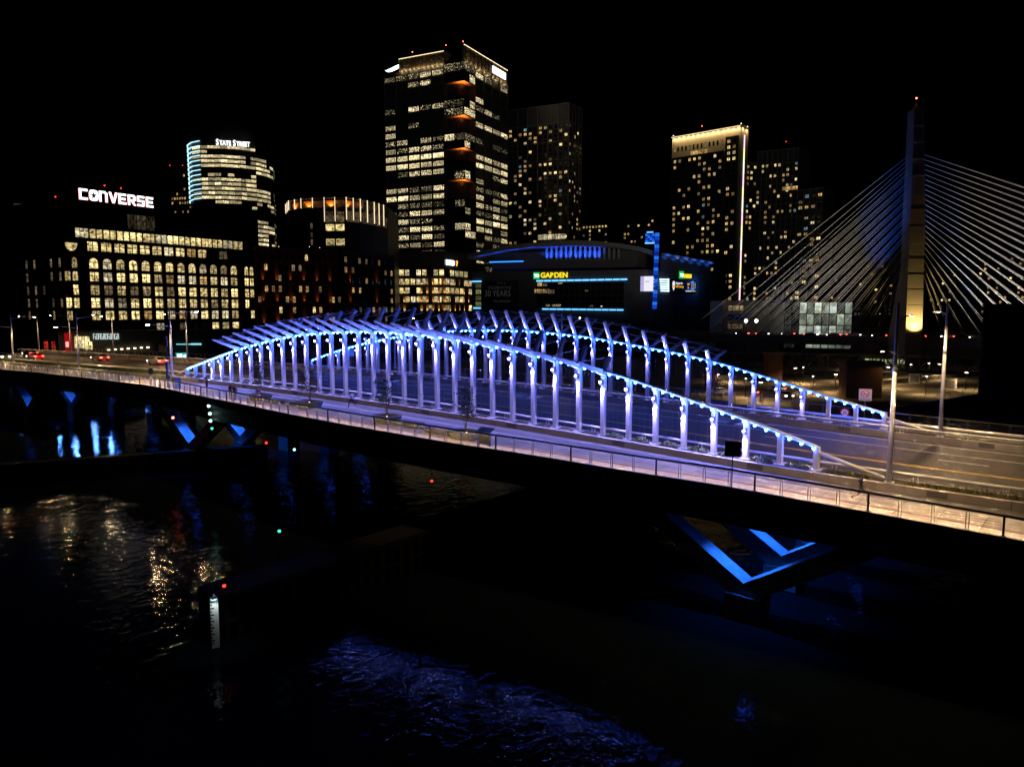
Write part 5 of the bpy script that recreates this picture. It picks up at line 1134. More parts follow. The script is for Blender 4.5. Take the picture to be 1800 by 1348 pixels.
# ------------------------------------------------------------------ park, truss bridge and dark block on the right bank
def right_bank():
    # low concrete walls and a quay
    for k, (pa, pb, h, lab) in enumerate((((1258, 668), (1490, 650), 1.6, 'long low concrete wall across the lit park, left of the brick pillar'), ((1550, 676), (1718, 660), 1.6, 'low concrete wall in the park between brick pillar and dark block'), ((1545, 752), (1730, 716), 3.2, 'tall quay wall at the river edge in front of the park'))):
        a, b_ = ATZ(*pa, 2.6), ATZ(*pb, 2.6); t = thing('park_wall', (a.x, a.y, 2.6), lab, 'wall'); n = 8
        for i in range(n): p, q = a.lerp(b_, i/n), a.lerp(b_, (i+.985)/n); MB().beam(p+Vector((0, 0, h/2-.5)), q+Vector((0, 0, h/2-.5)), .4, h).build('wall_panel', CONC, t)
        for i in range(n+1): p = a.lerp(b_, i/n); MB().beam(p+Vector((0, 0, h-.5)), p+Vector((0, 0, h+.6)), .06, .06).build('fence_post', DARKST, t)
        MB().beam(a+Vector((0, 0, h+.6)), b_+Vector((0, 0, h+.6)), .05, .05).build('fence_rail', DARKST, t)
    # lamps
    spots = [(1310, 699), (1336, 708), (1397, 676), (1411, 674), (1428, 694), (1468, 690), (1482, 671), (1560, 674), (1573, 683), (1600, 668), (1627, 694), (1632, 665), (1650, 667), (1697, 686), (1261, 690), (1283, 672)]
    pole = MB(); pole.tube([(0, 0, 0), (0, 0, 3.9)], [.09, .06], 6); pole_me = pole.mesh('pole', DARKST)
    hd = MB(); hd.box((0, 0, 4.), (.9, .3, .1)); head_me = hd.mesh('lamp_head', DARKST); le = MB(); le.box((0, 0, 3.9), (.62, .24, .1)); len_me = le.mesh('lamp_lens', E_PARK)
    spots.sort()
    for k, (px, py) in enumerate(spots):
        p = ATZ(px, py, 2.6); w = Matrix.Translation(p)@Matrix.Rotation(random.random()*3, 4, 'Z'); t = thing('park_lamp', p, ordn[k]+' small lamp post from the left in the riverside park', 'lamp post', 'lamp posts in the riverside park')
        inst('pole', pole_me, t, w); h = inst('lamp_head', head_me, t, w); inst('lamp_lens', len_me, h, w); light('SPOT', 'lamp', w@Vector((0, 0, 3.8)), (1., .70, .34), 3800, t, p, .12, 160, .6)
    for k, (px, py, s_) in enumerate(((1608, 673, 2.4), (1670, 683, 2.4))):
        p = ATZ(px, py, 2.6); t = thing('utility_cabinet', p, ['white utility cabinet standing left in the park', 'white utility cabinet right of the far lamp pole'][k], 'cabinet'); MB().box(p+Vector((0, 0, 1.1)), (s_, 1.5, 2.2)).build('cabinet_body', WHITE, t); MB().box(p+Vector((0, 0, 2.27)), (s_+.15, 1.7, .1)).build('cabinet_roof', WHITE, t); MB().box(p+Vector((0, -.77, 1.05)), (s_*.8, .05, 1.7)).build('cabinet_door', PALE, t)
    # brick pillar of the viaduct with one warm side
    for k, (x0, x1, yb) in enumerate(((1487, 1549, 700), (1245, 1262, 690), (1350, 1375, 672))):
        a = ATZ(x0, yb, 2.6); b_ = ATZ(x1, yb, 2.6); bk = Vector((_d.x, _d.y, 0))*3.5; t = thing('viaduct_pillar', a, ['broad brick viaduct pillar, its right flank lit amber', 'narrow dark viaduct pillar left of the park', 'dark viaduct pillar between the park walls'][k], 'pillar')
        core(t, [Vector((p.x, p.y)) for p in (a, b_, b_+bk, a+bk)], 1.5, 10, BRICK, 'shaft'); core(t, [Vector((p.x, p.y)) for p in (a-RIGHT*.3-bk*.1, b_+RIGHT*.3-bk*.1, b_+bk*1.1+RIGHT*.3, a+bk*1.1-RIGHT*.3)], 9.2, 9.9, STONE_D, 'capital')
        if k == 0: p = b_+RIGHT*-.2-bk*.5+Vector((0, 0, 6.5)); light('SPOT', 'pillar_wash', p+RIGHT*2.5, (1., .6, .2), 260, t, p+bk*.3+Vector((0, 0, -2.5)), .2, 90, .6)
    # truss bridge for trains
    A, Bq = PX(1240, 612, 195), PX(1790, 640, 168); A.z = 9.; Bq.z = 9.; t = thing('truss_rail_bridge', (A.x, A.y, 4), 'low dark truss rail bridge running below the highway viaduct', 'bridge')
    dv = Vector((0, 0, -3.6)); MB().beam(A, Bq, .6, .6).build('top_chord', GIRDER, t); MB().beam(A+dv, Bq+dv, .8, .9).build('bottom_chord', GIRDER, t)
    n = 28
    for i in range(n):
        p, q = A.lerp(Bq, i/n), A.lerp(Bq, (i+1)/n); MB().beam(p, p+dv, .3, .3).build('post', GIRDER, t); MB().beam(p if i % 2 else p+dv, q+dv if i % 2 else q, .3, .3).build('diagonal', GIRDER, t)
    tr = thing('train_car', A.lerp(Bq, .62), 'lit rail car seen through the truss bridge', 'train'); a, b_ = A.lerp(Bq, .56)+Vector((_d.x, _d.y, 0))*2.5, A.lerp(Bq, .69)+Vector((_d.x, _d.y, 0))*2.5
    f = Face((a.x, a.y), (b_.x, b_.y)); core(tr, [Vector((v.x, v.y)) for v in (a, b_, b_+Vector((_d.x, _d.y, 0))*2.8, a+Vector((_d.x, _d.y, 0))*2.8)], 5.9, 8.7, STEEL, 'car_body')
    for i in range(7): f.win(tr, f.L*(i+.5)/7, 7.5, f.L/7*.75, 1.1, W_TRAIN, 'half', .03)
    # dark block at the right edge
    a = ATZ(1716, 734, 2.6); b_ = a+RIGHT*26; bk = Vector((a.x-CAM.x, a.y-CAM.y, 0)).normalized()*14; zt = PX(1720, 539, (a-CAM).dot(FWD)).z
    B = thing('dark_block', a, 'unlit dark block at the right edge behind the lamp poles', 'building'); core(B, [Vector((p.x, p.y)) for p in (a, b_, b_+bk, a+bk)], 1, zt, mat('unlit brick', (.03, .028, .027), .9, 0, .3)); f = Face((a.x, a.y), (b_.x, b_.y))
    grid(f, B, 5, zt-1, 4, 7, lambda i, j: None, None, .4, .5, 'sash', trim=mat('unlit trim', (.03, .028, .027), .9, 0, .3)); f.blk(B, 0, f.L, zt, zt+.4, DARKST, -.3, .4, 'parapet')
    # planted trees in the park
    for k, (px, py, h) in enumerate(((1148, 668, 5.), (1270, 662, 4.), (1490, 600, 9.), (1380, 600, 7.))):
        p = ATZ(px, py, 2.6) if py > 640 else PX(px, 594, 190); p.z = 2.6; tree(p, h, h*.34, ['young park tree seen between posts of the far trellis', 'small park tree beside the narrow pillar', 'dark tree in front of the glass hall', 'dark tree left of the glass hall'][k], 'park_tree', 500, LEAF)
    # parked trucks and cars in the yard
    for k, (px, py) in enumerate(((1265, 694), (1365, 690), (1378, 700), (1352, 697))):
        p = ATZ(px, py, 2.6); car(p.x, p.y, 2.62, .4+k, ['white', 'white', 'grey', 'black'][k], ['leftmost car in the yard behind the far trellis', 'white car with its lights on in the yard by the park', 'grey car parked nearest the far railing in the yard', 'black car in the yard between two others'][k], 'cars in the yard', 0)
E_PARK = emit('park lamp lens', (1., .85, .6), 9.); W_TRAIN = room('train interior', (.8, .95, .45), .5, .5)
def tree(p, h, r, label, name, nleaf, leafm, stems=4, cat='tree', parent=None, leaf=.16, z0=.35):
    t = thing(name, p, label, cat); b = MB(); tips = []
    for k in range(stems):
        a = 2*math.pi*k/stems+random.random(); q = Vector(p); path = [q.copy()]; d = Vector((math.cos(a)*.16, math.sin(a)*.16, 1))
        nseg = 5
        for i in range(nseg): q = q+d*h/nseg*.95; d = (d+Vector((random.uniform(-.18, .18), random.uniform(-.18, .18), 0))).normalized(); path.append(q.copy())
        b.tube(path, [.018*h*(1-.15*i) *.45 for i in range(len(path))], 5); 
        for i in range(1, len(path)):
            if (path[i].z-p.z) < h*z0: continue
            for j in range(3):
                e = path[i]+Vector((random.uniform(-1, 1), random.uniform(-1, 1), random.uniform(.1, .7))).normalized()*r*random.uniform(.5, 1.); b.tube([path[i], path[i].lerp(e, .5)+Vector((0, 0, .06*h*.3)), e], [.012*h*.3, .008*h*.3, .004*h*.3], 4); tips += [e, path[i].lerp(e, .6)]
    b.build('trunk', BARK, t); c = MB()
    for k in range(nleaf):
        e = random.choice(tips)+Vector((random.gauss(0, 1), random.gauss(0, 1), random.gauss(0, 1)))*r*.17; u = Vector((random.gauss(0, 1), random.gauss(0, 1), random.gauss(0, .7))).normalized(); v = u.orthogonal().normalized(); s_ = leaf*random.uniform(.6, 1.3)
        c.add([e-u*s_, e+v*s_*.5, e+u*s_, e-v*s_*.5], [(0, 1, 2, 3)])
    c.build('crown', leafm, t); return t
right_bank()
# ------------------------------------------------------------------ street lamps on the bridge
SL = (1., .65, .32)
def street_lamp(x, y, label, h=11.2, out=1, power=3600, low=True, z=None, bowl=False):
    z = hz(x) if z is None else z; t = thing('street_lamp', (x, y, z), label, 'street lamp', 'street lamps along the bridge')
    b = MB(); b.tube([(x, y, z), (x, y, z+h*.45), (x, y, z+h)], [.17, .15, .09], 12); b.build('pole', WHITE, t, True)
    b = MB(); b.box((x, y, z+.03), (.55, .55, .06)); 
    for a in (-1, 1):
        for c in (-1, 1): b.tube([(x+a*.2, y+c*.2, z+.06), (x+a*.2, y+c*.2, z+.14)], .03, 6)
    b.build('base_plate', WHITE, t)
    MB().tube([(x, y, z+h*.62), (x, y, z+h*.64)], .16, 10).build('collar', STEEL, t)
    for (hh, s_, L, pw) in ((h*.90, out, 3.6, power), (h*.72, -out, 2.8, power*.45)) if low else ((h*.9, out, 3.6, power),):
        e = Vector((x, y+s_*L, z+hh+.35)); MB().tube([(x, y, z+hh), (x, y+s_*L*.5, z+hh+.25), e], [.06, .05, .04], 7).build('arm', WHITE, t, True)
        b = MB(); b.hexa([e+Vector(q) for q in ((-.14, -.1*s_, -.05), (.14, -.1*s_, -.05), (.16, .62*s_, -.05), (-.16, .62*s_, -.05), (-.08, -.1*s_, .06), (.08, -.1*s_, .06), (.1, .6*s_, .04), (-.1, .6*s_, .04))]); hd = b.build('lamp_head', STEEL, t)
        b = MB(); c = e+Vector((0, .36*s_, -.056)); b.box(c, (.2, .4, .05 if bowl else .004)); b.build('lamp_lens', STREETL, hd)
        light('SPOT', 'street_light', e+Vector((0, .36*s_, -.12)), SL, pw, hd, e+Vector((0, .36*s_, -5)), .14, 150, .5)
    return t
p = ATY(1563, 841, .25); street_lamp(p.x, p.y, 'tall white lamp pole in front, beside the right end of the near trellis', 11.4, 1, 3500)
p = ATY(1652, 767, 21.4); street_lamp(p.x, p.y, 'tall white lamp pole on the far side, right of the square white sign', 11.6, -1, 3500)
for k, (px, py) in enumerate(((303, 661), (139, 647), (24, 637))):
    a = ATZ(px, py, 10.4)
    for _ in range(40): a = a.lerp(ATZ(px, py, hz(max(a.x, -300))), .5)
    street_lamp(a.x, a.y, ['lamp pole at the left end of the near trellis, tinted blue', 'lamp pole on the near kerb between two passing cars', 'leftmost lamp pole on the near kerb'][k], 9.2 if k else 9.8, 1, 5200 if k == 0 else 3600, True, None, k == 0)
for k, (px, py) in enumerate(((330, 634), (200, 622), (125, 619), (69, 617))):
    a = ATZ(px, py, 10.2)
    for _ in range(40): a = a.lerp(ATZ(px, py, hz(max(a.x, -300))), .5)
    street_lamp(a.x, a.y, ['lamp pole on the far kerb behind the left end of the near trellis', 'lamp pole on the far kerb behind the grey car', 'lamp pole on the far kerb in front of the red kiosk', 'leftmost lamp pole on the far kerb'][k], 9.6, -1, 2600, False)
p = ATY(1015, 558, 31.5); street_lamp(p.x, 27.9, 'lamp pole behind the far trellis, its lamp glaring above the middle posts', (p.z-hz(p.x))/.9-.4, 1, 1500, False)
p = ATY(723, 559, 31.5); street_lamp(p.x, 27.9, 'lamp pole behind the far trellis, left of the glaring one', (p.z-hz(p.x))/.9-.4, 1, 1200, False)
# lamps of the right approach, just outside the frame, keep the same spacing
street_lamp(34., .25+oy(34), 'next lamp pole of the near kerb beyond the right edge', 11.4, 1, 3500)

# ------------------------------------------------------------------ things on the near walkway
def walk(px, py):
    a = ATZ(px, py, 9.8)
    for k in range(40): a = a.lerp(ATZ(px, py, hz(max(a.x, -300))-.5), .5)
    return a
PLC = mat('blue grey planter concrete', (.13, .13, .135), .75, 0, .15, 2., .2); BENCH = mat('bench timber', (.16, .10, .06), .6, 0, .25, 4.)
def planter(px, py, label, tl):
    p = walk(px, py); p.y = max(p.y, RY(p.x)+1.9); z = p.z; t = thing('planter', p, label, 'planter', 'planters on the near walkway')
    n = 16; b = MB(); rings = []
    for (r, zz) in ((.95, 0), (1.18, .62), (1.12, .68), (.95, .66), (.93, .50)): rings.append([(p.x+1.25*r*math.copysign(abs(math.cos(2*math.pi*k/n))**.7, math.cos(2*math.pi*k/n)), p.y+.92*r*math.copysign(abs(math.sin(2*math.pi*k/n))**.7, math.sin(2*math.pi*k/n)), z+zz) for k in range(n)])
    V = [q for r in rings for q in r]; Fc = [tuple(range(n))[::-1]]
    for i in range(len(rings)-1):
        for k in range(n): Fc.append((i*n+k, i*n+(k+1) % n, (i+1)*n+(k+1) % n, (i+1)*n+k))
    b.add(V, Fc).build('planter_bowl', PLC, t); MB().add(rings[-1], [tuple(range(n))]).build('soil', SOIL, t)
    lp = p+Vector((.55, -.45, .54)); MB().tube([lp-Vector((0, 0, .06)), lp+Vector((0, 0, .12))], .06, 8).build('uplighter', UPLENS, t); light('POINT', 'uplight', lp+Vector((0, 0, .3)), SL, 14, t, None, .05)
    tree(p+Vector((0, 0, .5)), 3.3, 1.0, tl, 'planter_tree', 420, LEAFY if 'yellow' in tl else LEAF, 5, 'tree', leaf=.10)
    return p, t
def bench(x, y, L, label):
    z = hz(x)-.5; t = thing('bench', (x, y, z), label, 'bench', 'benches beside the planters')
    b = MB(); b.hexa([(x-L/2, y-.32, z), (x+L/2, y-.32, z), (x+L/2, y+.32, z), (x-L/2, y+.32, z), (x-L/2, y-.42, z+.36), (x+L/2, y-.42, z+.36), (x+L/2, y+.42, z+.36), (x-L/2, y+.42, z+.36)]); b.build('bench_base', PLC, t)
    for k in range(6): yy = y-.38+.152*k; MB().box((x, yy, z+.405), (L*.97, .125, .06)).build('slat', BENCH, t)
pls = [((458, 703), 'planter next to the strolling couple, leftmost of four', 'bare little tree in the planter beside the couple'), ((545, 716), 'second planter from the couple, with a leafy yellow tree', 'leafy yellow lit tree in the second planter'), ((680, 742), 'third planter from the couple, with a dark spreading tree', 'dark spreading tree in the third planter'), ((812, 772), 'planter beside the dark information board, rightmost of four', 'slender yellow tree in the planter by the information board')]
for k, (pp, l1, l2) in enumerate(pls):
    p, t = planter(*pp, l1, l2)
    if k == 0: bench(p.x+3.2, p.y, 3.2, 'bench between the first and second planter')
    if k == 1: bench(p.x-2.9, p.y, 2.6, 'bench left of the second planter')
    if k == 2: bench(p.x+3.0, p.y, 3.2, 'bench right of the third planter')
    if k == 3: bench(p.x-3.0, p.y, 3.2, 'bench left of the rightmost planter')
# information board
p = walk(848, 784); t = thing('information_board', p, 'dark slanted information board on two posts by the railing', 'board')
for s_ in (-.55, .55): MB().box(p+Vector((s_, .25, .55)), (.08, .08, 1.1)).build('post', DARKST, t)
b = MB(); b.hexa([p+Vector(q) for q in ((-.7, .0, 1.02), (.7, .0, 1.02), (.7, .65, 1.35), (-.7, .65, 1.35), (-.7, -.03, 1.07), (.7, -.03, 1.07), (.7, .62, 1.40), (-.7, .62, 1.40))]); b.build('panel', DARKST, t)
MB().box(p+Vector((0, .25, .5)), (1.0, .04, .8)).build('lower_panel', DARKST, t)
# black road sign seen from behind, on a thin post at the right
def sign(px, py, hgt, w, h, label, face=None, back=DARKST, far=False, disc=False):
    p = walk(px, py) if not far else far; t = thing('road_sign', p, label, 'sign'); MB().tube([p, p+Vector((0, 0, hgt))], .035, 8).build('post', STEEL if face else DARKST, t)
    nrm = (CAM-p); nrm.z = 0; nrm.normalize()
    ux = Vector((-nrm.y, nrm.x, 0)); c = p+Vector((0, 0, hgt-h/2))+nrm*.06
    if disc:
        b = MB(); n = 20; A = [c+(ux*math.cos(2*math.pi*k/n)+Vector((0, 0, 1))*math.sin(2*math.pi*k/n))*w/2 for k in range(n)]; b.add(A+[q-nrm*.03 for q in A], [tuple(range(n)), tuple(range(n, 2*n))[::-1]]+[(k, (k+1) % n, n+(k+1) % n, n+k) for k in range(n)], 0); b.build('sign_plate', SRED, t)
        for r_, m, o in ((.36, SWHITE, .004), (.2, SRED, .008), (.1, SWHITE, .012)): MB().add([c+nrm*o+(ux*math.cos(2*math.pi*k/n)+Vector((0, 0, 1))*math.sin(2*math.pi*k/n))*w*r_ for k in range(n)], [tuple(range(n))]).build('sign_ring', m, t)
    else:
        b = MB(); b.hexa([c-ux*w/2-Vector((0, 0, h/2)), c+ux*w/2-Vector((0, 0, h/2)), c+ux*w/2-Vector((0, 0, h/2))-nrm*.03, c-ux*w/2-Vector((0, 0, h/2))-nrm*.03, c-ux*w/2+Vector((0, 0, h/2)), c+ux*w/2+Vector((0, 0, h/2)), c+ux*w/2+Vector((0, 0, h/2))-nrm*.03, c-ux*w/2+Vector((0, 0, h/2))-nrm*.03]); b.build('sign_plate', face or back, t)
    return p, c, nrm, ux, t
SWHITE = mat('sign white', (.75, .74, .74), .5); SRED = mat('sign red', (.55, .03, .03), .5); SBLK = mat('sign black', (.02, .02, .02), .5); SYEL = mat('sign yellow', (.75, .5, .05), .5)
sign(1286, 862, 3.1, .95, .95, 'black back of a square road sign at the right end of the near walkway')
sign(266, 676, 2.2, .5, .8, 'small dark sign post by the left railing')
p = ATY(1519, 735, 27.2); q = p.copy(); q.z = hz(p.x)-.5
_, c, nrm, ux, t = sign(0, 0, PX(1521, 683, (q-CAM).dot(FWD)).z-q.z, 1.15, 1.15, 'white sign with a red barred circle beyond the far trellis', SWHITE, far=q)
n = 22; b = MB()
for k in range(n):
    a0, a1 = 2*math.pi*k/n, 2*math.pi*(k+1)/n; P = lambda a, r: c+nrm*.012+Vector((0, 0, .1))+(ux*math.cos(a)+Vector((0, 0, 1))*math.sin(a))*r
    b.quad(P(a0, .30), P(a1, .30), P(a1, .38), P(a0, .38))
b.quad(*[c+nrm*.016+Vector((0, 0, .1))+ux*x_+Vector((0, 0, z_)) for x_, z_ in ((-.25, .19), (-.19, .25), (.25, -.19), (.19, -.25))]); b.build('ban_symbol', SRED, t)
b = MB(); b.add([c+nrm*.008+Vector((0, 0, .1))+ux*x_+Vector((0, 0, z_)) for x_, z_ in ((-.22, .02), (-.05, .1), (.05, .04), (.2, -.06), (.2, -.12), (0, -.06), (-.18, -.08))], [tuple(range(7))]); b.build('swimmer_symbol', SBLK, t)
for k in range(4): MB().box(c+nrm*.008+ux*(-.36+.24*k)-Vector((0, 0, .44)), (.14, .02, .1)).build('letter', SBLK, t)
p = ATY(1484, 745, 25.); q = p.copy(); q.z = hz(p.x)-.5; sign(0, 0, PX(1484, 717, (q-CAM).dot(FWD)).z-q.z, .85, .85, 'round red and white ringed sign beyond the far trellis', None, far=q, disc=True)
p = ATY(619, 665, 24.); q = p.copy(); q.z = hz(p.x)-.5; sign(0, 0, PX(618, 613, (q-CAM).dot(FWD)).z-q.z, .8, 1.2, 'small white regulatory sign seen between posts of the near trellis', SWHITE, far=q)
p = ATY(287, 633, 24.); q = p.copy(); q.z = hz(p.x)-.5; sign(0, 0, PX(287, 606, (q-CAM).dot(FWD)).z-q.z, 1.5, 1.6, 'yellow square sign behind the left lamp poles', SYEL, far=q)
# dark blue bin and bollard at the left end of the walkway
p = walk(311, 683); p.y = max(p.y, RY(p.x)+.8); t = thing('litter_bin', p, 'blue covered litter bin by the left railing', 'bin'); BINM = mat('blue bin', (.05, .10, .3), .5); b = MB(); b.hexa([p+Vector(q) for q in ((-.35, -.35, 0), (.35, -.35, 0), (.35, .35, 0), (-.35, .35, 0), (-.4, -.4, 1.1), (.4, -.4, 1.1), (.4, .4, 1.1), (-.4, .4, 1.1))]); b.build('bin_body', BINM, t)
b = MB(); b.hexa([p+Vector(q) for q in ((-.45, -.45, 1.12), (.45, -.45, 1.12), (.45, .45, 1.12), (-.45, .45, 1.12), (-.28, -.28, 1.38), (.28, -.28, 1.38), (.28, .28, 1.38), (-.28, .28, 1.38))]); b.build('bin_lid', BINM, t)
p = walk(296, 681); p.y = max(p.y, RY(p.x)+.4); t = thing('blue_post', p, 'tall blue call post at the left end of the walkway', 'post'); MB().tube([p, p+Vector((0, 0, 3.4))], .16, 10).build('column', BINM, t); MB().box(p+Vector((0, 0, 1.3)), (.4, .42, .5)).build('call_panel', DARKST, t); MB().box(p+Vector((0, 0, 5.)), (.08, .08, 3.2)).build('upper_post', DARKST, t); MB().box(p+Vector((0, -.1, 5.9)), (.9, .06, 1.3)).build('sign_plate', SWHITE, t)
# shrubs and grasses in the planting beds
def shrub(x, y, r, h, label, name, m, n=160, group='shrubs in the kerb planters', leaf=.09):
    t = thing(name, (x, y, hz(x)-.05), label, 'plant', group); c = MB(); st = MB()
    for k in range(7): a = random.random()*6.28; st.tube([(x, y, hz(x)-.05), (x+math.cos(a)*r*.5, y+math.sin(a)*r*.4, hz(x)+h*.5)], .012, 4)
    for k in range(n):
        a = random.random()*6.28; rr = r*math.sqrt(random.random()); zz = h*(1-(rr/r)**2*.7)*random.uniform(.3, 1.05); e = Vector((x+math.cos(a)*rr, y+math.sin(a)*rr*.55, hz(x)-.03+zz)); u = Vector((random.gauss(0, 1), random.gauss(0, 1), random.gauss(.4, .8))).normalized(); v = u.orthogonal().normalized(); s_ = leaf*random.uniform(.6, 1.3); c.add([e-u*s_, e+v*s_*.5, e+u*s_, e-v*s_*.5], [(0, 1, 2, 3)])
    c.build('foliage', m, t); st.build('stem', BARK, t)
for i in range(7): shrub(-1.2-2.4*i+oy(0)*0, .0+oy(-1.2-2.4*i), .85, .42, ordn[i]+' low shrub from the right end of the near trellis', 'low_shrub', LEAF)
for i in range(8): shrub(-85.2+2.4*i, 0., .85, .45, ordn[i]+' low shrub from the left end of the near trellis', 'low_shrub', LEAF)
gb = MB()
for k in range(2600):
    x = random.uniform(5.2, 16) if k % 2 else random.uniform(.7, 3.2); y = random.uniform(-.45, .5)+oy(x); z = hz(x)-.04; h = random.uniform(.12, .5 if x > 8 else .3); a = random.random()*6.28; w = .02; d = Vector((math.cos(a)*w, math.sin(a)*w, 0)); tip = Vector((x+random.gauss(0, .12), y+random.gauss(0, .12), z+h)); gb.add([Vector((x, y, z))-d, Vector((x, y, z))+d, tip], [(0, 1, 2)])
tag(gb.build('planter_grass', GRASSM), 'wispy grass in the kerb planter at the right', 'grass', None, 'stuff')
gb = MB()
for k in range(9000):
    x = random.uniform(-160, -92); y = random.uniform(-.5, .7)+oy(x); z = hz(x)-.04; h = random.uniform(.2, .55); a = random.random()*6.28; d = Vector((math.cos(a)*.06, math.sin(a)*.06, 0)); tip = Vector((x+random.gauss(0, .1), y+random.gauss(0, .1), z+h)); gb.add([Vector((x, y, z))-d, Vector((x, y, z))+d, tip], [(0, 1, 2)])
tag(gb.build('kerb_hedge', LEAF), 'low dark hedge along the kerb of the left approach', 'hedge', None, 'stuff')
for k in range(26):                                                    # thin perennials under the far trellis
    x = -9-2.9*k; shrub(x, FW+random.uniform(-.3, .3), .6, .3, ordn[k % 20]+(' clump from the right' if k < 20 else ' clump past the middle')+' in the planter of the far trellis', 'planter_clump', GRASSM, 60)
for k in range(3):
    x = (-18.5, -38., -58.)[k]; p = Vector((x, 25.2, hz(x)-.5)); t = thing('planter', p, ['planter on the far walkway, nearest the right end', 'planter on the far walkway at mid bridge', 'planter on the far walkway towards the left'][k], 'planter', 'planters on the far walkway'); b = MB(); b.hexa([p+Vector(q) for q in ((-1.3, -.7, 0), (1.3, -.7, 0), (1.3, .7, 0), (-1.3, .7, 0), (-1.5, -.85, .7), (1.5, -.85, .7), (1.5, .85, .7), (-1.5, .85, .7))]); b.build('planter_bowl', PLC, t); MB().box(p+Vector((0, 0, .68)), (2.7, 1.4, .06)).build('soil', SOIL, t)
    tree(p+Vector((0, 0, .6)), 3., .9, ['small tree in the far walkway planter nearest the right', 'small tree in the far walkway planter at mid bridge', 'small tree in the far walkway planter towards the left'][k], 'planter_tree', 300, LEAFY, 4, leaf=.11)

# ------------------------------------------------------------------ people
def person(p, ang, h, shirt, legs, skinlegs, label, pose='stand', hair=HAIR, arms=SKIN):
    s = h/1.75; st = {'stand': 0, 'walk': .22, 'run': .42}[pose]
    J = {'pel': (0, 0, .95), 'wst': (.0, 0, 1.12), 'chs': (.03 if st > .3 else 0, 0, 1.36), 'nck': (.04 if st > .3 else .0, 0, 1.50), 'hed': (.07 if st > .3 else .02, 0, 1.62), 'top': (.07 if st > .3 else .01, 0, 1.70),
         'lh': (0, .1, .92), 'lk': (st*.75+.02, .1, .52+(.08 if st > .3 else 0)), 'la': (st*.85, .1, .09), 'lt': (st*.85+.17, .1, .04), 'rh': (0, -.1, .92), 'rk': (-st*.3, -.1, .5), 'ra': (-st*1.15, -.1, .09+(st*.7 if st > .3 else st*.3)), 'rt': (-st*1.15+.13, -.1, .03+(st*.5 if st > .3 else st*.15)),
         'ls': (0, .2, 1.42), 'le': (-st*.6, .25, 1.16), 'lw': (-st*.3+(.12 if st else .04), .24, .93 if st < .3 else 1.12), 'lf': (-st*.2+(.2 if st else .05), .24, .82 if st < .3 else 1.16), 'rs': (0, -.2, 1.42), 're': (st*.5, -.25, 1.16), 'rw': (st*.9+.06, -.24, .95 if st < .3 else 1.16), 'rf': (st*1.1+.08, -.24, .85 if st < .3 else 1.22)}
    E_ = [('pel', 'wst'), ('wst', 'chs'), ('chs', 'nck'), ('nck', 'hed'), ('hed', 'top'), ('pel', 'lh'), ('lh', 'lk'), ('lk', 'la'), ('la', 'lt'), ('pel', 'rh'), ('rh', 'rk'), ('rk', 'ra'), ('ra', 'rt'), ('chs', 'ls'), ('ls', 'le'), ('le', 'lw'), ('lw', 'lf'), ('chs', 'rs'), ('rs', 're'), ('re', 'rw'), ('rw', 'rf')]
    R = {'pel': .15, 'wst': .135, 'chs': .16, 'nck': .06, 'hed': .1, 'top': .075, 'lh': .1, 'rh': .1, 'lk': .065, 'rk': .065, 'la': .045, 'ra': .045, 'lt': .04, 'rt': .04, 'ls': .075, 'rs': .075, 'le': .045, 're': .045, 'lw': .033, 'rw': .033, 'lf': .036, 'rf': .036}
    ks = list(J); me = bpy.data.meshes.new('body'); me.from_pydata([tuple(c*s for c in J[k]) for k in ks], [(ks.index(a), ks.index(b)) for a, b in E_], [])
    o = bpy.data.objects.new('tmp', me); COL.objects.link(o); sk = o.modifiers.new('skin', 'SKIN'); sk.use_smooth_shade = True
    for k, d in zip(ks, me.skin_vertices[0].data): d.radius = (R[k]*s*(.72 if k in ('pel', 'wst', 'chs') else 1), R[k]*s); d.use_root = k == 'pel'
    o.modifiers.new('sub', 'SUBSURF').levels = 1; o.modifiers['sub'].render_levels = 1
    m2 = bpy.data.meshes.new_from_object(o.evaluated_get(bpy.context.evaluated_depsgraph_get())); bpy.data.objects.remove(o)
    for m in (SKIN, shirt, legs, SBLK, hair): m2.materials.append(m)
    for pl in m2.polygons:
        c = pl.center/s; z = c.z; out = abs(c.y)
        k = 0
        if z < .1 and not (st > .3 and z > .1): k = 3
        elif z < .97: k = 0 if (skinlegs and z < .62) else 2
        elif z < 1.49: k = 1
        if out > .205 and z < 1.25 and z > .78: k = 0 if arms is SKIN else 1
        elif z > 1.56 and (z > 1.66 or c.x < J['hed'][0]-.02): k = 4
        pl.material_index = k
    w = Matrix.Translation(p)@Matrix.Rotation(ang, 4, 'Z'); t = inst('person', m2, None, w); tag(t, label, 'person')
    return t
def cloth(n, c): return mat(n, c, .9, 0, .15, 8.)
p = walk(1512, 884); person(p, 0.1, 1.76, cloth('black running top', (.02, .03, .035)), cloth('black shorts', (.015, .015, .018)), True, 'runner in a black top and shorts on the right walkway', 'run')
p = walk(403, 703); p.y += .2; person(p, 2.2, 1.8, cloth('dark jacket', (.035, .03, .035)), cloth('dark khaki trousers', (.09, .075, .05)), False, 'taller person of the strolling couple, in a dark jacket', 'stand', arms=None); q = walk(410.5, 704); q.y += .2; person(q, 2.0, 1.66, cloth('black coat', (.015, .015, .02)), cloth('grey trousers', (.07, .07, .075)), False, 'shorter person of the couple, in a black coat', 'stand', arms=None)
p = walk(619, 717); person(p, 3.3, 1.72, cloth('pale blue shirt', (.45, .5, .6)), cloth('dark tights', (.03, .03, .04)), False, 'runner in a pale shirt in the middle of the walkway', 'run')
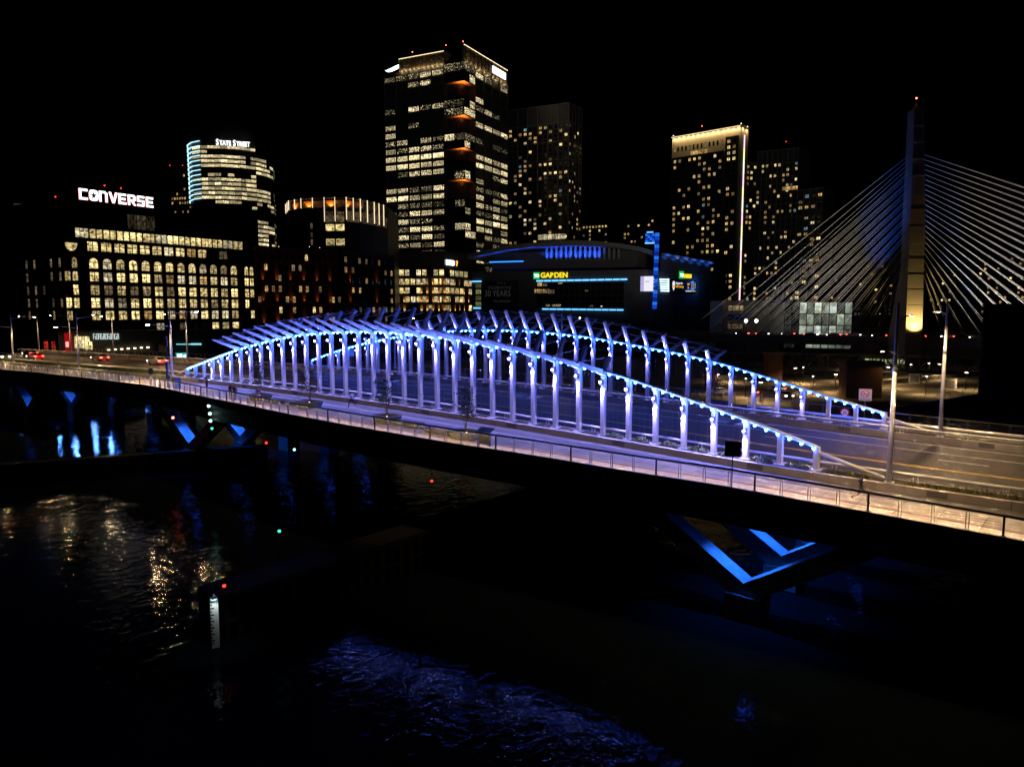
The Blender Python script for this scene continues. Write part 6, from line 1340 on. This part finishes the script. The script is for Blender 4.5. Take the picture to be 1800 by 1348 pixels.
p = walk(453, 710); p.y = max(p.y, RY(p.x)+.6); person(p, .3, 1.74, cloth('purple top', (.14, .08, .2)), cloth('brown shorts', (.1, .06, .04)), True, 'bare legged walker beside the leftmost planter', 'walk')
p = walk(364, 690); person(p, 1.5, 1.75, cloth('navy jacket', (.03, .04, .09)), cloth('navy trousers', (.03, .035, .06)), False, 'person in navy standing left of the couple', 'stand', arms=None)
p = walk(103, 652.5); p.y = max(p.y, RY(p.x)+1.5); person(p, 3.1, 1.75, cloth('black jacket', (.02, .02, .02)), cloth('pale trousers', (.5, .48, .45)), False, 'lone walker in pale trousers on the left approach walkway', 'walk', arms=None)

# ------------------------------------------------------------------ river fenders and navigation lamps
def fender(xa, ya, xb, yb, w, zt, label, pitch=.95, name='timber_fender'):
    A, Bq = Vector((xa, ya, 0)), Vector((xb, yb, 0)); d = (Bq-A).normalized(); nrm = Vector((d.y, -d.x, 0)); t = thing(name, (xa, ya, 0), label, 'fender')
    b = MB(); b.hexa([A-nrm*w+Vector((0, 0, -2)), A+Vector((0, 0, -2)), Bq+Vector((0, 0, -2)), Bq-nrm*w+Vector((0, 0, -2)), A-nrm*w+Vector((0, 0, zt-.35)), A+Vector((0, 0, zt-.35)), Bq+Vector((0, 0, zt-.35)), Bq-nrm*w+Vector((0, 0, zt-.35))]); b.build('fender_core', WOOD, t)
    L = (Bq-A).length; n = int(L/pitch); pm = MB().box((0, 0, 0), (.34, .34, zt+2)).mesh('pile', WOOD)
    for k in range(n): p = A+d*(k+.5)*pitch+nrm*(.17+.05*random.random()); inst('pile', pm, t, Matrix.Translation((p.x, p.y, (zt-2)/2-.1+.08*random.random())))
    MB().beam(A+nrm*.36+Vector((0, 0, zt-.25)), Bq+nrm*.36+Vector((0, 0, zt-.25)), .22, .3).build('top_wale', WOOD, t); MB().beam(A+nrm*.36+Vector((0, 0, zt*.4)), Bq+nrm*.36+Vector((0, 0, zt*.4)), .2, .28).build('wale', WOOD, t)
    b = MB(); b.hexa([A-nrm*w+Vector((0, 0, zt-.34)), A+nrm*.5+Vector((0, 0, zt-.34)), Bq+nrm*.5+Vector((0, 0, zt-.34)), Bq-nrm*w+Vector((0, 0, zt-.34)), A-nrm*w+Vector((0, 0, zt)), A+nrm*.5+Vector((0, 0, zt)), Bq+nrm*.5+Vector((0, 0, zt)), Bq-nrm*w+Vector((0, 0, zt))]); b.build('walkway', WOOD, t)
    return t
fender(-26.3, -28.6, -26.3, 46, 2.2, 3., 'long dark timber fender running out from under the bridge')
a, b_ = ATZ(-30, 818, 2.4), ATZ(470, 783, 2.4); fender(a.x, a.y, b_.x, b_.y, 1.2, 2.4, 'low dark timber fender across the water at the left')
# tide board with its lamp at the fender's end
p = ATY(376, 1048, -28.9); t = thing('tide_board', (p.x, -28.95, 0), 'tall white tide board lit from above at the fender end', 'gauge')
bw = .42; fb = Face((p.x+.15, -29.35), (p.x+.45, -28.75)); fb.blk(t, .1, .55, -.3, 3.15, SWHITE, 0, .08, 'board')
for k in range(14): fb.blk(t, .05, .30 if k % 2 else .2, .25+.2*k, .33+.2*k, SBLK, .08, .09, 'gauge_mark')
lp = fb.p+fb.u*.3+fb.n*.55+Vector((0, 0, 3.3)); MB().beam(lp-fb.n*.6, lp, .06, .06).build('lamp_arm', STEEL, t); MB().box(lp, (.3, .3, .1)).build('lamp_head', STEEL, t); MB().box(lp-Vector((0, 0, .07)), (.24, .24, .05)).build('lamp_lens', CYANW, t); light('SPOT', 'board_lamp', lp-Vector((0, 0, .12)), (.85, 1., .97), 42, t, lp-fb.n*.5-Vector((0, 0, 3)), .06, 100, .6)
def nav(p, m, label, r=.16, post=1.2, hang=False, power=0, col=(1, .1, .05)):
    t = thing('navigation_lamp', p, label, 'lamp', 'navigation lamps on the bridge and fenders'); p = Vector(p)
    if hang: MB().tube([p+Vector((0, 0, post)), p], .03, 6).build('hanger', DARKST, t)
    else: MB().tube([p-Vector((0, 0, post)), p], .035, 6).build('post', DARKST, t)
    bm = bmesh.new(); bmesh.ops.create_icosphere(bm, subdivisions=2, radius=r); me = bpy.data.meshes.new('lens'); bm.to_mesh(me); bm.free(); me.materials.append(m); o = inst('lens', me, t, Matrix.Translation(p)); MB().tube([p+Vector((0, 0, r*.9)), p+Vector((0, 0, r*1.5))], [r*.9, r*.5], 10).build('cap', DARKST, t)
nav(ATX(394, 1029, -26.3), RED, 'red lamp on the fender end above the tide board', .11, .6)
nav(ATX(491, 933, -27.), GREEN, 'small green lamp on a post above the fender', .10, 2.6)
nav(ATY(759, 845, -8.), RED, 'red lamp hanging below the middle of the bridge', .11, 1.4, True); nav(ATY(468, 778, -9.2), RED, 'red lamp hanging below the bridge right of the lit leg', .13, 1.2, True)
CYANG = emit('blue green lamp', (.2, 1., .95), 8.)
nav(ATY(517.5, 790, -9.2), CYANG, 'blue green lamp hanging below the bridge beside a red one', .12, 1.2, True); nav(ATY(304, 734, -7.4), REDB, 'red lamp in front of the left lit pier leg', .16, 1., True)
for k, (px, py) in enumerate(((367, 713.5), (369, 727), (370, 739.5))): nav(ATY(px, py, -8.9), CYANW, ['topmost of three white lamps in a column below the bridge', 'middle one of three white lamps in a column', 'lowest of three white lamps in a column'][k], .17, .9, True)
nav(ATY(372.5, 753, -8.9), GREEN, 'green lamp at the foot of the column of white lamps', .14, .9, True)
UBLUE = emit('strong blue lens', (.10, .3, 1.), 2200.)
# blue lamps under the far deck that show mainly in the water
for k, (px, py) in enumerate(((41, 797), (66, 797), (108, 790), (135, 789), (168, 770), (196, 786), (255, 776))):
    z = 6.7; q = ATZ(px, py, -z); x, y = q.x, q.y
    t = thing('underdeck_lamp', (x, y, z), ordn[k]+' blue lamp from the left under the deck of the left approach', 'lamp', 'blue lamps under the left approach'); MB().box((x, y, z+.12), (.5, .4, .24)).build('housing', DARKST, t); MB().box((x, y, z-.02), (.42, .32, .06)).build('lens', UBLUE, t)
# ------------------------------------------------------------------ low shops on the left bank, dock
def quay_shops():
    def P2(px, Z): p = PX(px, 560, Z); return Vector((p.x, p.y))
    a, b_ = P2(100, 193), P2(420, 214); f = Face(a, b_); GZ = 6.2; bk = -Vector((f.n.x, f.n.y))*8
    def on(px, py, off=.3): D = ray(px, py); t = (f.p+f.n*off-CAM).dot(f.n)/D.dot(f.n); q = CAM+D*t; return (q-f.p).dot(f.u), q.z
    B = thing('quay_shop_row', (a.x, a.y, GZ), 'dark low shop row at street level below the brick warehouse office', 'building'); zt = on(260, 582)[1]
    core(B, [a, b_, b_+bk, a+bk], GZ-1, zt, mat('dark shop front', (.03, .028, .026), .7)); f.blk(B, 0, f.L, zt, zt+.3, DARKST, -.4, 1., 'canopy_edge')
    for k in range(6): aa, z = on(133+4.6*k, 602); f.win(B, aa, z, .55, 3.2, W_WHITE if k % 2 else W_OFF, 'half', .1)
    aa, z = on(156, 608); f.win(B, aa, z, 1.7, 2.2, W_OFF, 'pair', .12)
    for k in range(2): aa, z = on(94-13*k, 608); f.win(B, aa, z, .9, 2.4, W_REDR, 'sash', .1)
    for k in range(7): aa, z = on(191+11.5*k, 615-.75*k); f.blk(B, aa-.32, aa+.32, z-.12, z+.12, E_WHB, .3, .6, 'soffit_lamp')
    # large outlined sign, its words too blurred to read
    S1 = thing('shop_sign', f.p+f.u*on(165, 598)[0]+Vector((0, 0, on(165, 598)[1])), 'white outlined shop sign behind the lamp poles at the left', 'sign'); E_S = emit('white neon outline', (.8, 1., .95), .75)
    x = 164.
    for k, w in enumerate((5, 4.2, 4.2, 4.2, 3.2, 4.6, 4.2, 3.4, 4.6, 4.2, 3.4)):
        (a0, z0), (a1, z1) = on(x, 596.5), on(x+w*.82, 586.5); g_ = .14
        for (p0, p1, q0, q1) in ((a0, a0+g_, z0, z1), (a1-g_, a1, z0, z1 if k % 3 else z0+(z1-z0)*.5), (a0+g_, a1-g_, z1-g_, z1), (a0+g_, a1-g_, z0, z0+g_) if k % 2 else (a0+g_, a1-g_, (z0+z1)/2-g_/2, (z0+z1)/2+g_/2)): f.blk(S1, p0, p1, q0, q1, E_S, .3, .45, 'sign_stroke')
        x += w
    S2 = thing('shop_sign', f.p+f.u*on(310, 605)[0]+Vector((0, 0, on(310, 605)[1])), 'thin cyan lettering line above the shops left of the trellis', 'sign'); E_C = emit('cyan sign line', (.35, .9, 1.), 1.1)
    x = 310.
    for k, w in enumerate((2, 1.2, 2, 2.2, 2.2, 2.2, 1.5, 2.2, 2.2, 2.4, 2.2, 2.4, 1.4, 2.6, 2.6, 2.6, 2.6, 2.6, 2.6, 2.6)):
        (a0, z0), (a1, z1) = on(x, 606.3 if k > 12 else 605.8), on(x+w*.8, 603.5 if k > 12 else 604.4); f.blk(S2, a0, a1, z0, z1, E_C, .3, .4, 'sign_stroke'); x += w
    K = thing('red_kiosk', f.p+f.u*on(120, 612)[0], 'red lit kiosk panel at street level left of the shops', 'kiosk'); (a0, z0), (a1, z1) = on(115, 618, 1.), on(126, 585, 1.); f.blk(K, a0, a1, z0, z1, emit('red panel', (.8, .01, .02), .35), .9, 1.6, 'red_panel'); f.blk(K, a0-.15, a1+.15, z1, z1+.3, DARKST, .8, 1.7, 'kiosk_roof'); f.blk(K, a0+.2, a0+.9, z0+1.2, z0+2.6, E_RD2, 1.6, 1.66, 'lit_sign')
    V = thing('display_screen', f.p+f.u*on(318, 634)[0], 'glowing cyan display screen behind the left end of the trellis', 'screen'); (a0, z0), (a1, z1) = on(309, 634, 4.), on(329, 620, 4.); f.blk(V, a0, a1, z0, z1, emit('cyan screen', (.1, .75, .72), .9), 3.9, 4.1, 'screen_face'); f.blk(V, a0+.5, a0+1.6, z0+.3, z1-.3, E_WSIGN, 4.1, 4.14, 'screen_mark'); f.blk(V, a0+1.9, a1-.4, z0+.5, z1-.6, E_WSIGN, 4.1, 4.14, 'screen_mark'); f.blk(V, (a0+a1)/2-.2, (a0+a1)/2+.2, GZ, z0, DARKST, 3.85, 4.05, 'stand')
    q = f.p+f.u*on(142, 600)[0]+f.n*3; light('POINT', 'shop_glow', (q.x, q.y, 10), (1., .75, .4), 260, B, None, .5)
    # dock at the left edge
    A, C_ = ATZ(-40, 690, 2.4), ATZ(40, 684, 2.4); t = thing('landing_dock', (C_.x, C_.y, 2), 'lit landing dock at the left edge below the approach', 'dock'); dd = Vector((_d.x, _d.y, 0))
    for k in range(14): p, q = A.lerp(C_, k/14), A.lerp(C_, (k+.93)/14); b = MB(); b.hexa([p+Vector((0, 0, -.3)), q+Vector((0, 0, -.3)), q+dd*4+Vector((0, 0, -.3)), p+dd*4+Vector((0, 0, -.3)), p, q, q+dd*4, p+dd*4]); b.build('plank', BENCH, t)
    for k in range(8): p = A.lerp(C_, k/7); MB().tube([p+dd*3.8, p+dd*3.8+Vector((0, 0, 1.1))], .04, 5).build('dock_post', STEEL, t)
    MB().beam(A+dd*3.8+Vector((0, 0, 1.1)), C_+dd*3.8+Vector((0, 0, 1.1)), .07, .07).build('dock_rail', STEEL, t)
    for k in range(3): p = A.lerp(C_, .3+.28*k)+dd*2+Vector((0, 0, 2.6)); MB().box(p, (.3, .3, .12)).build('dock_lamp', STREETL, t); light('POINT', 'dock_light', p-Vector((0, 0, .3)), SL, 160, t, None, .1)
W_REDR = room('red shop', (1., .05, .03), .5, 1.); E_RD2 = emit('red white sign', (1., .35, .3), 1.6)
quay_shops()
